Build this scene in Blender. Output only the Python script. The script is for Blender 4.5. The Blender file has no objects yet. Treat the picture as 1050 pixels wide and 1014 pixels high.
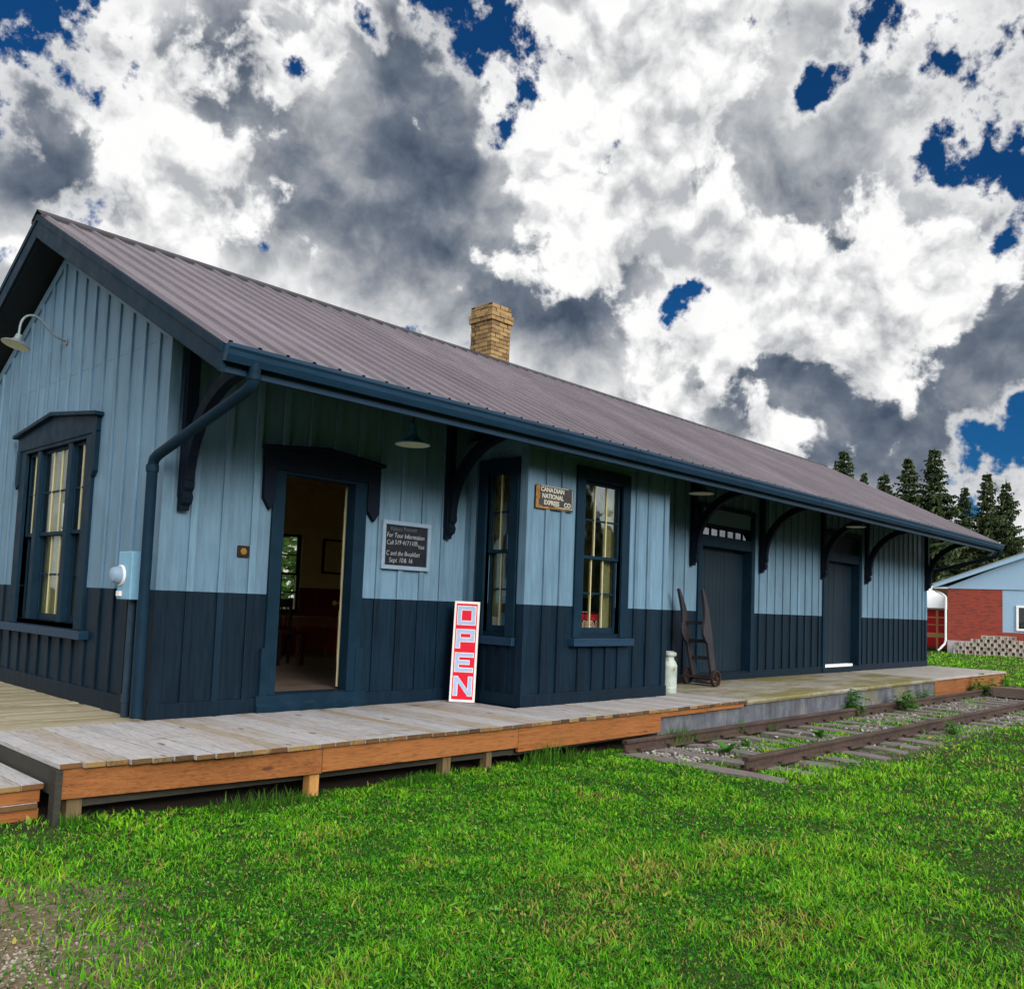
import bpy, bmesh, math, random
import numpy as np
from mathutils import Vector, Matrix, noise as mnoise
random.seed(7)
rng = np.random.default_rng(11)
sc = bpy.context.scene
COL = sc.collection
R = math.radians
GZ = -0.42            # lawn level; z = 0 is the top of the platform

# ------------------------------------------------------------------ materials
def new_mat(name):
    m = bpy.data.materials.new(name); m.use_nodes = True
    nt = m.node_tree; nt.nodes.clear()
    out = nt.nodes.new('ShaderNodeOutputMaterial')
    return m, nt, out

class G:
    """small node-graph helper"""
    def __init__(self, nt): self.nt = nt
    def n(self, t, **kw):
        nd = self.nt.nodes.new(t)
        for k, v in kw.items(): setattr(nd, k, v)
        return nd
    def l(self, a, b): self.nt.links.new(a, b)
    def put(self, sock, v):
        if hasattr(v, 'is_output') or hasattr(v, 'links'): self.l(v, sock)
        else: sock.default_value = v
    def math(self, op, a, b=0.0, c=0.0, clamp=False):
        nd = self.n('ShaderNodeMath', operation=op, use_clamp=clamp)
        for i, v in enumerate((a, b, c)):
            if i < len(nd.inputs): self.put(nd.inputs[i], v)
        return nd.outputs[0]
    def vmath(self, op, a, b=(0, 0, 0)):
        nd = self.n('ShaderNodeVectorMath', operation=op)
        self.put(nd.inputs[0], a); self.put(nd.inputs[1], b)
        return nd.outputs['Value'] if op in ('DOT_PRODUCT', 'LENGTH') else nd.outputs[0]
    def coord(self, scale=(1, 1, 1), kind='Object', rot=(0, 0, 0)):
        tc = self.n('ShaderNodeTexCoord'); mp = self.n('ShaderNodeMapping')
        self.l(tc.outputs[kind], mp.inputs[0]); mp.inputs['Scale'].default_value = scale
        mp.inputs['Rotation'].default_value = rot
        return mp.outputs[0]
    def noise(self, vec, scale=5, detail=4, rough=.55, dist=0.0, out=0):
        nd = self.n('ShaderNodeTexNoise'); self.l(vec, nd.inputs['Vector'])
        nd.inputs['Scale'].default_value = scale; nd.inputs['Detail'].default_value = detail
        nd.inputs['Roughness'].default_value = rough; nd.inputs['Distortion'].default_value = dist
        return nd.outputs[out]
    def ramp(self, fac, stops):
        nd = self.n('ShaderNodeValToRGB'); self.l(fac, nd.inputs[0])
        el = nd.color_ramp.elements
        while len(el) < len(stops): el.new(0.5)
        for e, (p, c) in zip(el, stops):
            e.position = p; e.color = (*c, 1) if len(c) == 3 else c
        return nd.outputs[0]
    def mix(self, fac, a, b, blend='MIX'):
        nd = self.n('ShaderNodeMix', data_type='RGBA', blend_type=blend)
        self.put(nd.inputs[0], fac)
        self.put(nd.inputs[6], a if not isinstance(a, tuple) else (*a[:3], 1))
        self.put(nd.inputs[7], b if not isinstance(b, tuple) else (*b[:3], 1))
        return nd.outputs[2]
    def rng(self, v, a, b, c=0.0, d=1.0, smooth=True):
        nd = self.n('ShaderNodeMapRange', interpolation_type='SMOOTHSTEP' if smooth else 'LINEAR')
        self.put(nd.inputs[0], v)
        for i, k in zip((1, 2, 3, 4), (a, b, c, d)): nd.inputs[i].default_value = k
        return nd.outputs[0]
    def bump(self, h, strength=.3, dist=.01):
        nd = self.n('ShaderNodeBump'); nd.inputs['Strength'].default_value = strength
        nd.inputs['Distance'].default_value = dist; self.l(h, nd.inputs['Height'])
        return nd.outputs[0]
    def bsdf(self, out, color, rough=.6, normal=None, spec=.5, metal=0.0):
        b = self.n('ShaderNodeBsdfPrincipled')
        self.put(b.inputs['Base Color'], color if not isinstance(color, tuple) else (*color[:3], 1))
        self.put(b.inputs['Roughness'], rough)
        b.inputs['Specular IOR Level'].default_value = spec; b.inputs['Metallic'].default_value = metal
        if normal is not None: self.l(normal, b.inputs['Normal'])
        self.l(b.outputs[0], out.inputs[0])
        return b
    def island(self):
        return self.n('ShaderNodeNewGeometry').outputs['Random Per Island']

def paint(name, col, rough=.55, grain=(9, 9, .7), var=.16, bump=.35, spec=.14, worn=None, board=0.0):
    m, nt, out = new_mat(name); g = G(nt)
    v = g.coord(grain)
    n1 = g.noise(v, 3, 6, .6); n2 = g.noise(g.coord(), 1.3, 4, .6); n3 = g.noise(g.coord(), 90, 3, .6)
    f = g.math('ADD', g.math('MULTIPLY', n1, .6), g.math('MULTIPLY', n2, .4))
    a = tuple(c * (1 - var * 1.5) for c in col); b = tuple(min(1, c * (1 + var * 1.3)) for c in col)
    c = g.ramp(f, [(.3, a), (.5, col), (.7, b)])
    if worn:
        w = g.rng(g.noise(g.coord(grain), 6, 8, .7), .60, .72)
        c = g.mix(g.math('MULTIPLY', w, .7), c, worn)
    if board: c = g.mix(1.0, c, g.ramp(g.island(), [(0, (1 - board,) * 3), (1, (1 + board,) * 3)]), 'MULTIPLY')
    h = g.math('ADD', n1, g.math('MULTIPLY', n3, .5))
    g.bsdf(out, c, g.rng(n1, .3, .7, rough - .08, rough + .1), g.bump(h, bump, .006), spec)
    return m

LB = (.118, .205, .286)
DB = (.0034, .0130, .0250)
M = {}
M['light_paint'] = paint('light_blue_paint', LB, .5, var=.20, worn=(.155, .255, .345), board=.14)
M['light_paint_gable'] = M['light_paint']
M['dark_paint'] = paint('dark_navy_paint', DB, .5, var=.3, worn=(.012, .026, .045), board=.25)
M['trim_paint'] = paint('navy_trim_paint', (.0066, .0215, .0385), .5, (2, 2, 2), .2, .25, .06)
M['fascia_paint'] = paint('blue_fascia_paint', (.0085, .032, .066), .45, (.6, 5, 5), .2, .2, .22)
M['door_paint'] = paint('charcoal_door_paint', (.0085, .019, .030), .5, (30, 30, .6), .2, .35)
M['bracket_paint'] = paint('black_blue_bracket_paint', (.0045, .009, .018), .6, (3, 3, 3), .2, .2, .10)
M['soffit_paint'] = paint('soffit_paint', (.012, .015, .018), .6, (.8, 6, 6), .15, .2)
M['cream_paint'] = paint('cream_paint', (.50, .46, .27), .6, (3, 3, 3), .08, .1)
M['cream_wall'] = paint('cream_plaster', (.80, .69, .36), .7, (2, 2, 2), .08, .1)
M['maroon_wall'] = paint('maroon_wainscot', (.20, .022, .020), .5, (9, 9, .7), .15, .2)
M['white_paint'] = paint('white_paint', (.78, .80, .80), .5, (3, 3, 3), .06, .1)
M['sign_red'] = paint('sign_red', (.66, .012, .035), .45, (5, 5, 5), .1, .1)
M['sign_blue'] = paint('sign_pale_blue', (.36, .47, .68), .5, (5, 5, 5), .08, .1)
M['sign_white'] = paint('sign_white', (.80, .74, .72), .5, (6, 6, 6), .06, .1)
M['chalk'] = paint('chalk_white', (.46, .49, .53), .9, (30, 30, 30), .35, .1, .1)
M['chalk_faint'] = paint('chalk_faint', (.13, .15, .18), .9, (30, 30, 30), .35, .1, .1)
M['frame_grey'] = paint('grey_blue_frame', (.22, .30, .40), .5, (5, 5, 5), .1, .1)
M['brass'] = paint('brass_badge', (.22, .13, .03), .35, (30, 30, 30), .3, .2)
M['dark_wood'] = paint('dark_brown_wood', (.026, .012, .009), .45, (3, 3, 30), .3, .2)
M['brown_wood'] = paint('brown_table_wood', (.22, .075, .03), .4, (2, 20, 20), .25, .2)
M['black_metal'] = paint('black_metal', (.012, .012, .013), .4, (8, 8, 8), .2, .1)
M['teal_box'] = paint('pale_teal_box', (.18, .36, .50), .45, (4, 4, 4), .1, .15)
M['conduit'] = paint('navy_conduit', (.02, .04, .062), .45, (4, 4, 4), .2, .1)
M['lamp_enamel'] = paint('lamp_green_blue_enamel', (.06, .22, .46), .3, (6, 6, 6), .15, .05, .6)
M['lamp_grey'] = paint('lamp_grey_enamel', (.13, .17, .18), .35, (6, 6, 6), .2, .05, .6)
M['lamp_cream'] = paint('lamp_cream_enamel', (.78, .74, .52), .4, (6, 6, 6), .06, .05)
M['gable_vinyl'] = paint('pale_blue_vinyl', (.26, .39, .53), .5, (20, 20, .5), .06, .2)
M['roof_grey'] = paint('grey_shingles', (.20, .21, .22), .8, (6, 6, 6), .3, .4)
M['barn_red'] = paint('barn_red', (.40, .012, .02), .6, (6, 6, 1), .12, .2)
M['timber'] = paint('weathered_timber', (.13, .10, .085), .8, (3, 20, 20), .4, .6)
M['orange_timber'] = paint('pale_orange_timber', (.42, .24, .10), .7, (3, 12, 12), .2, .3)
M['card'] = paint('card_white', (.75, .76, .78), .6, (5, 5, 5), .04, .05)
M['card_blue'] = paint('card_blue', (.10, .30, .62), .6, (5, 5, 5), .1, .05)
M['ridge'] = paint('dark_ridge_metal', (.035, .032, .038), .5, (3, 3, 3), .2, .1)

def glass_mat(name, tint=(.5, .55, .5), refl=1.0):
    m, nt, out = new_mat(name); g = G(nt)
    fr = g.n('ShaderNodeFresnel'); fr.inputs[0].default_value = 1.52
    tr = g.n('ShaderNodeBsdfTransparent'); tr.inputs[0].default_value = (*tint, 1)
    gl = g.n('ShaderNodeBsdfGlossy'); gl.inputs['Roughness'].default_value = .02
    gl.inputs['Color'].default_value = (.9, .95, 1, 1)
    nn = g.noise(g.coord(), 2.2, 2, .5)
    g.l(g.bump(nn, .12, .02), gl.inputs['Normal'])
    mx = g.n('ShaderNodeMixShader')
    g.l(g.math('MULTIPLY', fr.outputs[0], refl, clamp=True), mx.inputs[0])
    g.l(tr.outputs[0], mx.inputs[1]); g.l(gl.outputs[0], mx.inputs[2]); g.l(mx.outputs[0], out.inputs[0])
    return m
M['glass'] = glass_mat('window_glass', (.85, .86, .80), .5)
M['glass_dark'] = glass_mat('transom_glass', (.45, .45, .42), 3.0)

def roof_mat():
    m, nt, out = new_mat('mauve_metal_roof'); g = G(nt)
    n1 = g.noise(g.coord((.7, .25, .25)), 1.2, 5, .6); n2 = g.noise(g.coord((14, .6, .6)), 2, 4, .6)
    n3 = g.noise(g.coord(), 60, 3, .6)
    f = g.math('ADD', g.math('MULTIPLY', n1, .55), g.math('MULTIPLY', n2, .45))
    c = g.ramp(f, [(.28, (.075, .062, .074)), (.5, (.132, .110, .130)), (.74, (.215, .186, .212))])
    c = g.mix(g.math('MULTIPLY', g.rng(n3, .55, .8), .35), c, (.10, .07, .08))
    # dark strip painted beside every rib for the shade of its side
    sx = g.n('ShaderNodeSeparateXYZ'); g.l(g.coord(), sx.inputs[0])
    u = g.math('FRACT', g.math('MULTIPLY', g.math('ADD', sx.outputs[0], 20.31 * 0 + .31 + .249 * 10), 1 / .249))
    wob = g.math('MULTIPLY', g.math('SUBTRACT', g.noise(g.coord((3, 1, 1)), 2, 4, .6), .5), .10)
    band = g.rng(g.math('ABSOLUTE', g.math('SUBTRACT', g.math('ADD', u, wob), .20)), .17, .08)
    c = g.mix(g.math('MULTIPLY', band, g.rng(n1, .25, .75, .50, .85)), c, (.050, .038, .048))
    g.bsdf(out, c, g.rng(n1, .3, .7, .42, .6), g.bump(n3, .08, .004), .5)
    return m
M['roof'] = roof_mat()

def wood_grain(name, cols, axis='y', scale=1.0, moss=0.0, per_board=.5, rough=.8, knots=True, bump=.5, ends=None):
    """sawn boards: grain along axis, a tone per board (mesh island), knots"""
    m, nt, out = new_mat(name); g = G(nt)
    st = {'x': (.6, 14, 14), 'y': (14, .6, 14), 'z': (14, 14, .6)}[axis]
    isl = g.island()
    off = g.n('ShaderNodeCombineXYZ'); g.l(g.math('MULTIPLY', isl, 37.0), off.inputs[0]); g.l(g.math('MULTIPLY', isl, 91.0), off.inputs[1]); g.l(g.math('MULTIPLY', isl, 53.0), off.inputs[2])
    v = g.vmath('ADD', g.coord(st), off.outputs[0])
    n1 = g.noise(v, 2.6 * scale, 7, .65, .6); n2 = g.noise(g.coord(), 2.2, 5, .65)
    n4 = g.noise(v, 11 * scale, 4, .6)
    f = g.math('ADD', g.math('MULTIPLY', n1, .50), g.math('ADD', g.math('MULTIPLY', n2, .25), g.math('MULTIPLY', isl, .25 * per_board * 2)))
    k = len(cols)
    c = g.ramp(f, [(.22 + .56 * i / (k - 1), cc) for i, cc in enumerate(cols)])
    c = g.mix(g.math('MULTIPLY', g.rng(n4, .50, .70), .6), c, tuple(x * .35 for x in cols[0]))
    if knots:
        vo = g.n('ShaderNodeTexVoronoi'); vo.inputs['Scale'].default_value = 1.0
        sk = {'x': (1.6, 5, 5), 'y': (5, 1.6, 5), 'z': (5, 5, 1.6)}[axis]
        g.l(g.vmath('ADD', g.coord(sk), off.outputs[0]), vo.inputs['Vector'])
        c = g.mix(g.rng(vo.outputs['Distance'], .13, .07, 0, .85), c, (.07, .028, .014))
    if moss > 0:
        mm = g.rng(g.noise(g.coord((.5, 1.3, 1)), 1.7, 7, .68), .62 - moss * .35, .80 - moss * .35)
        c = g.mix(g.math('MULTIPLY', mm, .85), c, g.ramp(n4, [(.3, (.085, .082, .022)), (.7, (.175, .150, .050))]))
    if ends:
        ge = g.n('ShaderNodeNewGeometry'); sx = g.n('ShaderNodeSeparateXYZ'); g.l(ge.outputs['True Normal'], sx.inputs[0])
        ef = g.rng(g.math('ABSOLUTE', sx.outputs[1 if axis == 'y' else 0]), .75, .9)
        ne = g.noise(g.coord((30, 30, 30)), 1.5, 5, .6)
        c = g.mix(ef, c, g.ramp(g.math('ADD', g.math('MULTIPLY', isl, .7), g.math('MULTIPLY', ne, .3)), [(.2 + .15 * i, e_) for i, e_ in enumerate(ends)]))
    g.bsdf(out, c, rough, g.bump(g.math('ADD', n1, g.math('MULTIPLY', n4, .6)), bump, .008), .25)
    return m
M['deck'] = wood_grain('weathered_deck_boards', [(.13, .115, .105), (.30, .285, .29), (.42, .405, .41), (.36, .33, .32), (.30, .235, .15)], 'y', 1, .10, .75, .8, True, .7, [(.055, .035, .018), (.16, .075, .028), (.07, .055, .03), (.26, .16, .06), (.11, .05, .022)])
M['side_deck'] = wood_grain('tan_deck_boards', [(.14, .115, .06), (.27, .235, .15), (.36, .32, .225), (.22, .175, .095)], 'x', 1, .15, .7)
M['fascia_wood'] = wood_grain('orange_rim_boards', [(.07, .028, .012), (.20, .070, .020), (.31, .118, .036), (.21, .070, .018)], 'x', 1.1, .24, .7, .8)
M['step_wood'] = wood_grain('step_rim_boards', [(.12, .042, .014), (.26, .09, .024), (.34, .125, .036)], 'x', .8, 0, .5, .65)
M['post_wood'] = wood_grain('post_wood', [(.08, .055, .03), (.16, .11, .055), (.22, .16, .08)], 'z', 1, .15)
M['post_orange'] = wood_grain('new_post_wood', [(.36, .16, .04), (.50, .26, .08), (.55, .31, .10)], 'z', 1, 0)
M['beam_wood'] = wood_grain('dark_beam_wood', [(.018, .017, .014), (.038, .036, .030), (.06, .055, .045)], 'x', 1, .1)
M['tie_wood'] = wood_grain('old_tie_wood', [(.040, .030, .025), (.105, .088, .080), (.20, .175, .165), (.28, .255, .24)], 'y', 1.2, 0, .6, .9, False, 1.0)
M['floor_wood'] = wood_grain('worn_floor_boards', [(.08, .06, .05), (.15, .11, .09), (.22, .17, .15)], 'x', 1, 0, .4, .45)
M['cart_wood'] = wood_grain('aged_cart_wood', [(.014, .013, .017), (.042, .039, .047), (.085, .080, .092)], 'z', 1.5, 0, .4, .8, False)

def concrete_mat(name, cols, moss):
    m, nt, out = new_mat(name); g = G(nt)
    n1 = g.noise(g.coord((1, 1, 1)), 3, 8, .65); n2 = g.noise(g.coord((5, 5, .8)), 1.4, 6, .65); n3 = g.noise(g.coord(), 40, 4, .6)
    c = g.ramp(g.math('ADD', g.math('MULTIPLY', n1, .5), g.math('MULTIPLY', n2, .5)), [(.3, cols[0]), (.5, cols[1]), (.68, cols[2])])
    c = g.mix(g.math('MULTIPLY', g.rng(n2, .55, .66), .55), c, tuple(x * .4 for x in cols[0]))
    if moss:
        mm = g.rng(g.noise(g.coord((.35, 1.0, 1)), 1.6, 8, .7), .62 - moss * .4, .78 - moss * .4)
        c = g.mix(g.math('MULTIPLY', mm, .9), c, g.ramp(n3, [(.3, (.10, .088, .022)), (.7, (.21, .185, .060))]))
    g.bsdf(out, c, .9, g.bump(g.math('ADD', n1, g.math('MULTIPLY', n3, .5)), .5, .012), .2)
    return m
M['concrete'] = concrete_mat('stained_concrete', [(.035, .040, .050), (.100, .108, .128), (.235, .235, .24)], .26)
M['moss_slab'] = concrete_mat('mossy_slab', [(.16, .145, .115), (.27, .245, .20), (.38, .35, .31)], .46)
M['pale_slab'] = concrete_mat('pale_slab', [(.25, .225, .20), (.36, .325, .30), (.44, .40, .38)], .05)
M['foundation'] = concrete_mat('grey_foundation', [(.25, .25, .26), (.38, .37, .38), (.46, .46, .46)], 0)

def island_mat(name, stops, rough=.9, nscale=30, bump=.5, contrast=.35, spec=.25):
    m, nt, out = new_mat(name); g = G(nt)
    n = g.noise(g.coord(), nscale, 5, .65)
    c = g.ramp(g.math('ADD', g.math('MULTIPLY', g.island(), 1 - contrast), g.math('MULTIPLY', n, contrast)), stops)
    g.bsdf(out, c, rough, g.bump(n, bump, .006), spec)
    return m
M['yellow_brick'] = island_mat('yellow_brick', [(.10, (.075, .045, .025)), (.40, (.22, .140, .065)), (.7, (.32, .215, .095)), (.95, (.18, .095, .05))])
M['mortar'] = island_mat('dark_mortar', [(.2, (.030, .024, .02)), (.8, (.06, .05, .04))])
M['stone'] = island_mat('ballast_stone', [(.1, (.07, .06, .055)), (.45, (.18, .16, .15)), (.8, (.36, .335, .32)), (1, (.14, .11, .09))], .9, 25)
M['dirt_stone'] = island_mat('brown_gravel', [(.1, (.10, .08, .06)), (.5, (.24, .20, .16)), (.9, (.38, .34, .29))], .95, 25)
M['block'] = island_mat('concrete_block', [(.1, (.22, .185, .155)), (.5, (.36, .31, .27)), (.9, (.46, .41, .37))], .95, 12)

def rail_mat():
    m, nt, out = new_mat('rusty_rail'); g = G(nt)
    n = g.noise(g.coord(), 14, 6, .7); n2 = g.noise(g.coord((.7, 4, 4)), 2, 4, .6)
    c = g.ramp(g.math('ADD', g.math('MULTIPLY', n, .5), g.math('MULTIPLY', n2, .5)), [(.3, (.020, .012, .010)), (.5, (.050, .030, .024)), (.7, (.10, .060, .045))])
    g.bsdf(out, c, .75, g.bump(n, .4, .004), .4)
    return m
M['rail'] = rail_mat()
M['rust'] = island_mat('rusty_iron', [(.2, (.014, .010, .009)), (.6, (.036, .019, .014)), (.9, (.065, .032, .022))], .8, 20)

def can_mat():
    m, nt, out = new_mat('chipped_white_can'); g = G(nt)
    n = g.noise(g.coord((1, 1, .5)), 12, 7, .7); n2 = g.noise(g.coord(), 5, 4, .6)
    c = g.ramp(n2, [(.3, (.26, .31, .28)), (.7, (.46, .52, .47))])
    c = g.mix(g.rng(n, .54, .64, 0, .85), c, (.16, .12, .06))
    g.bsdf(out, c, .5, g.bump(n, .2, .004), .4)
    return m
M['can_paint'] = can_mat()

def old_sign_mat():
    m, nt, out = new_mat('rusted_enamel_sign'); g = G(nt)
    n = g.noise(g.coord((1, 1, 1)), 9, 7, .7)
    c = g.ramp(n, [(.35, (.020, .018, .024)), (.62, (.05, .042, .045)), (.75, (.16, .085, .035))])
    g.bsdf(out, c, .5, g.bump(n, .3, .004), .4)
    return m
M['old_sign'] = old_sign_mat()
M['old_letters'] = paint('worn_cream_letters', (.55, .52, .44), .6, (40, 40, 40), .22, .2, worn=(.2, .15, .1))
M['old_rust'] = paint('sign_rust_edge', (.30, .16, .05), .8, (14, 14, 14), .5, .4, worn=(.06, .03, .015))
M['chalkboard'] = paint('chalkboard_black', (.014, .017, .024), .6, (3, 3, 3), .35, .1, worn=(.03, .036, .046))

def brick_wall_mat():
    m, nt, out = new_mat('red_brick_wall'); g = G(nt)
    tc = g.n('ShaderNodeTexCoord'); sp = g.n('ShaderNodeSeparateXYZ'); g.l(tc.outputs['Object'], sp.inputs[0])
    cb = g.n('ShaderNodeCombineXYZ'); g.l(g.math('ADD', sp.outputs[0], sp.outputs[1]), cb.inputs[0]); g.l(sp.outputs[2], cb.inputs[1])
    br = g.n('ShaderNodeTexBrick'); g.l(cb.outputs[0], br.inputs['Vector'])
    br.inputs['Scale'].default_value = 1; br.inputs['Brick Width'].default_value = .24; br.inputs['Row Height'].default_value = .075
    br.inputs['Mortar Size'].default_value = .009; br.inputs['Bias'].default_value = -.3
    br.inputs['Color1'].default_value = (.30, .036, .020, 1); br.inputs['Color2'].default_value = (.10, .022, .018, 1)
    br.inputs['Mortar'].default_value = (.17, .085, .065, 1)
    n = g.noise(g.coord((2, 2, 6)), 2.2, 5, .6)
    c = g.mix(g.math('MULTIPLY', g.rng(n, .55, .68), .55), br.outputs[0], (.10, .022, .02))
    g.bsdf(out, c, .85, g.bump(br.outputs['Fac'], -.4, .01), .2)
    return m
M['red_brick'] = brick_wall_mat()

def attr_leaf(name, rough=.5, trans=.25, spec=.25):
    m, nt, out = new_mat(name); g = G(nt)
    at = g.n('ShaderNodeAttribute', attribute_name='Col')
    b = g.n('ShaderNodeBsdfPrincipled'); g.l(at.outputs[0], b.inputs['Base Color'])
    b.inputs['Roughness'].default_value = rough; b.inputs['Specular IOR Level'].default_value = spec
    t = g.n('ShaderNodeBsdfTranslucent'); g.l(at.outputs[0], t.inputs[0])
    mx = g.n('ShaderNodeMixShader'); mx.inputs[0].default_value = trans
    g.l(b.outputs[0], mx.inputs[1]); g.l(t.outputs[0], mx.inputs[2]); g.l(mx.outputs[0], out.inputs[0])
    return m
M['grass'] = attr_leaf('lawn_blade', .55, .35, .16)

def leaf_mat(name, stops, trans=.25, rough=.6):
    m, nt, out = new_mat(name); g = G(nt)
    n = g.noise(g.coord(), .9, 4, .6)
    c = g.ramp(g.math('ADD', g.math('MULTIPLY', g.island(), .6), g.math('MULTIPLY', n, .4)), stops)
    b = g.n('ShaderNodeBsdfPrincipled'); g.l(c, b.inputs['Base Color']); b.inputs['Roughness'].default_value = rough
    b.inputs['Specular IOR Level'].default_value = .25
    t = g.n('ShaderNodeBsdfTranslucent'); g.l(c, t.inputs[0])
    mx = g.n('ShaderNodeMixShader'); mx.inputs[0].default_value = trans
    g.l(b.outputs[0], mx.inputs[1]); g.l(t.outputs[0], mx.inputs[2]); g.l(mx.outputs[0], out.inputs[0])
    return m
M['needles'] = leaf_mat('spruce_needles', [(.2, (.018, .036, .016)), (.55, (.045, .075, .026)), (.85, (.11, .14, .045))])
M['leaves'] = leaf_mat('tree_leaves', [(.2, (.04, .10, .02)), (.55, (.07, .17, .03)), (.85, (.13, .26, .05))], .4)
M['weed'] = leaf_mat('weed_leaves', [(.2, (.03, .13, .015)), (.55, (.055, .22, .02)), (.85, (.11, .30, .03))], .35)
M['curtain'] = paint('cream_curtain', (.37, .36, .21), .8, (12, 12, .3), .15, .2)
M['bark'] = paint('grey_brown_bark', (.075, .055, .042), .9, (8, 8, 1), .3, .6)

def ground_mat():
    m, nt, out = new_mat('lawn_soil'); g = G(nt)
    v = g.coord()
    n1 = g.noise(v, .55, 6, .6); n2 = g.noise(v, 7, 6, .65); n3 = g.noise(v, 45, 4, .6)
    c = g.ramp(g.math('ADD', g.math('MULTIPLY', n2, .6), g.math('MULTIPLY', n3, .4)), [(.3, (.012, .018, .005)), (.5, (.032, .045, .010)), (.7, (.075, .078, .028))])
    c = g.mix(g.rng(n1, .58, .72, 0, .5), c, (.13, .10, .04))
    # bare stony corner near the steps and around the old track (real dirt, not shade)
    sp = g.n('ShaderNodeSeparateXYZ'); g.l(v, sp.inputs[0])
    def blob(x, y, r):
        d = g.math('SQRT', g.math('ADD', g.math('POWER', g.math('SUBTRACT', sp.outputs[0], x), 2), g.math('POWER', g.math('SUBTRACT', sp.outputs[1], y), 2)))
        return g.rng(g.math('ADD', d, g.math('MULTIPLY', g.math('SUBTRACT', n2, .5), 1.6)), r * .5, r * 1.15, 1, 0)
    b = g.math('MAXIMUM', blob(-2.25, -3.9, .75), blob(-2.0, -3.1, .6))
    c = g.mix(g.math('MULTIPLY', b, .85), c, g.ramp(n3, [(.3, (.085, .058, .034)), (.7, (.26, .20, .14))]))
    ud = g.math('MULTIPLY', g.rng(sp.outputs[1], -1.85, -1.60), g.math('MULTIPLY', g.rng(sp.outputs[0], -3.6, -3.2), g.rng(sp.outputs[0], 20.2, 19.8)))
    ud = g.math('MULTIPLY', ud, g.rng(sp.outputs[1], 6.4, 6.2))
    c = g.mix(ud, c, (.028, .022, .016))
    tr = g.math('MULTIPLY', g.rng(sp.outputs[0], 3.9, 4.8), g.math('MULTIPLY', g.rng(g.math('ADD', sp.outputs[1], g.math('MULTIPLY', n2, .5)), -4.05, -3.55), g.rng(sp.outputs[0], 19.0, 22.0, 1, 0)))
    tr = g.math('MULTIPLY', tr, g.rng(sp.outputs[1], -1.2, -1.6))
    c = g.mix(g.math('MULTIPLY', tr, .9), c, g.ramp(n2, [(.3, (.030, .034, .014)), (.5, (.075, .062, .045)), (.7, (.17, .15, .13))]))
    g.bsdf(out, c, .95, g.bump(g.math('ADD', n2, n3), .6, .02), .15)
    return m
M['ground'] = ground_mat()
M['path'] = concrete_mat('sandy_path', [(.30, .24, .15), (.42, .35, .24), (.50, .43, .31)], 0)
M['drive'] = concrete_mat('pale_drive', [(.45, .42, .42), (.58, .55, .55), (.66, .63, .63)], 0)

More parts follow.
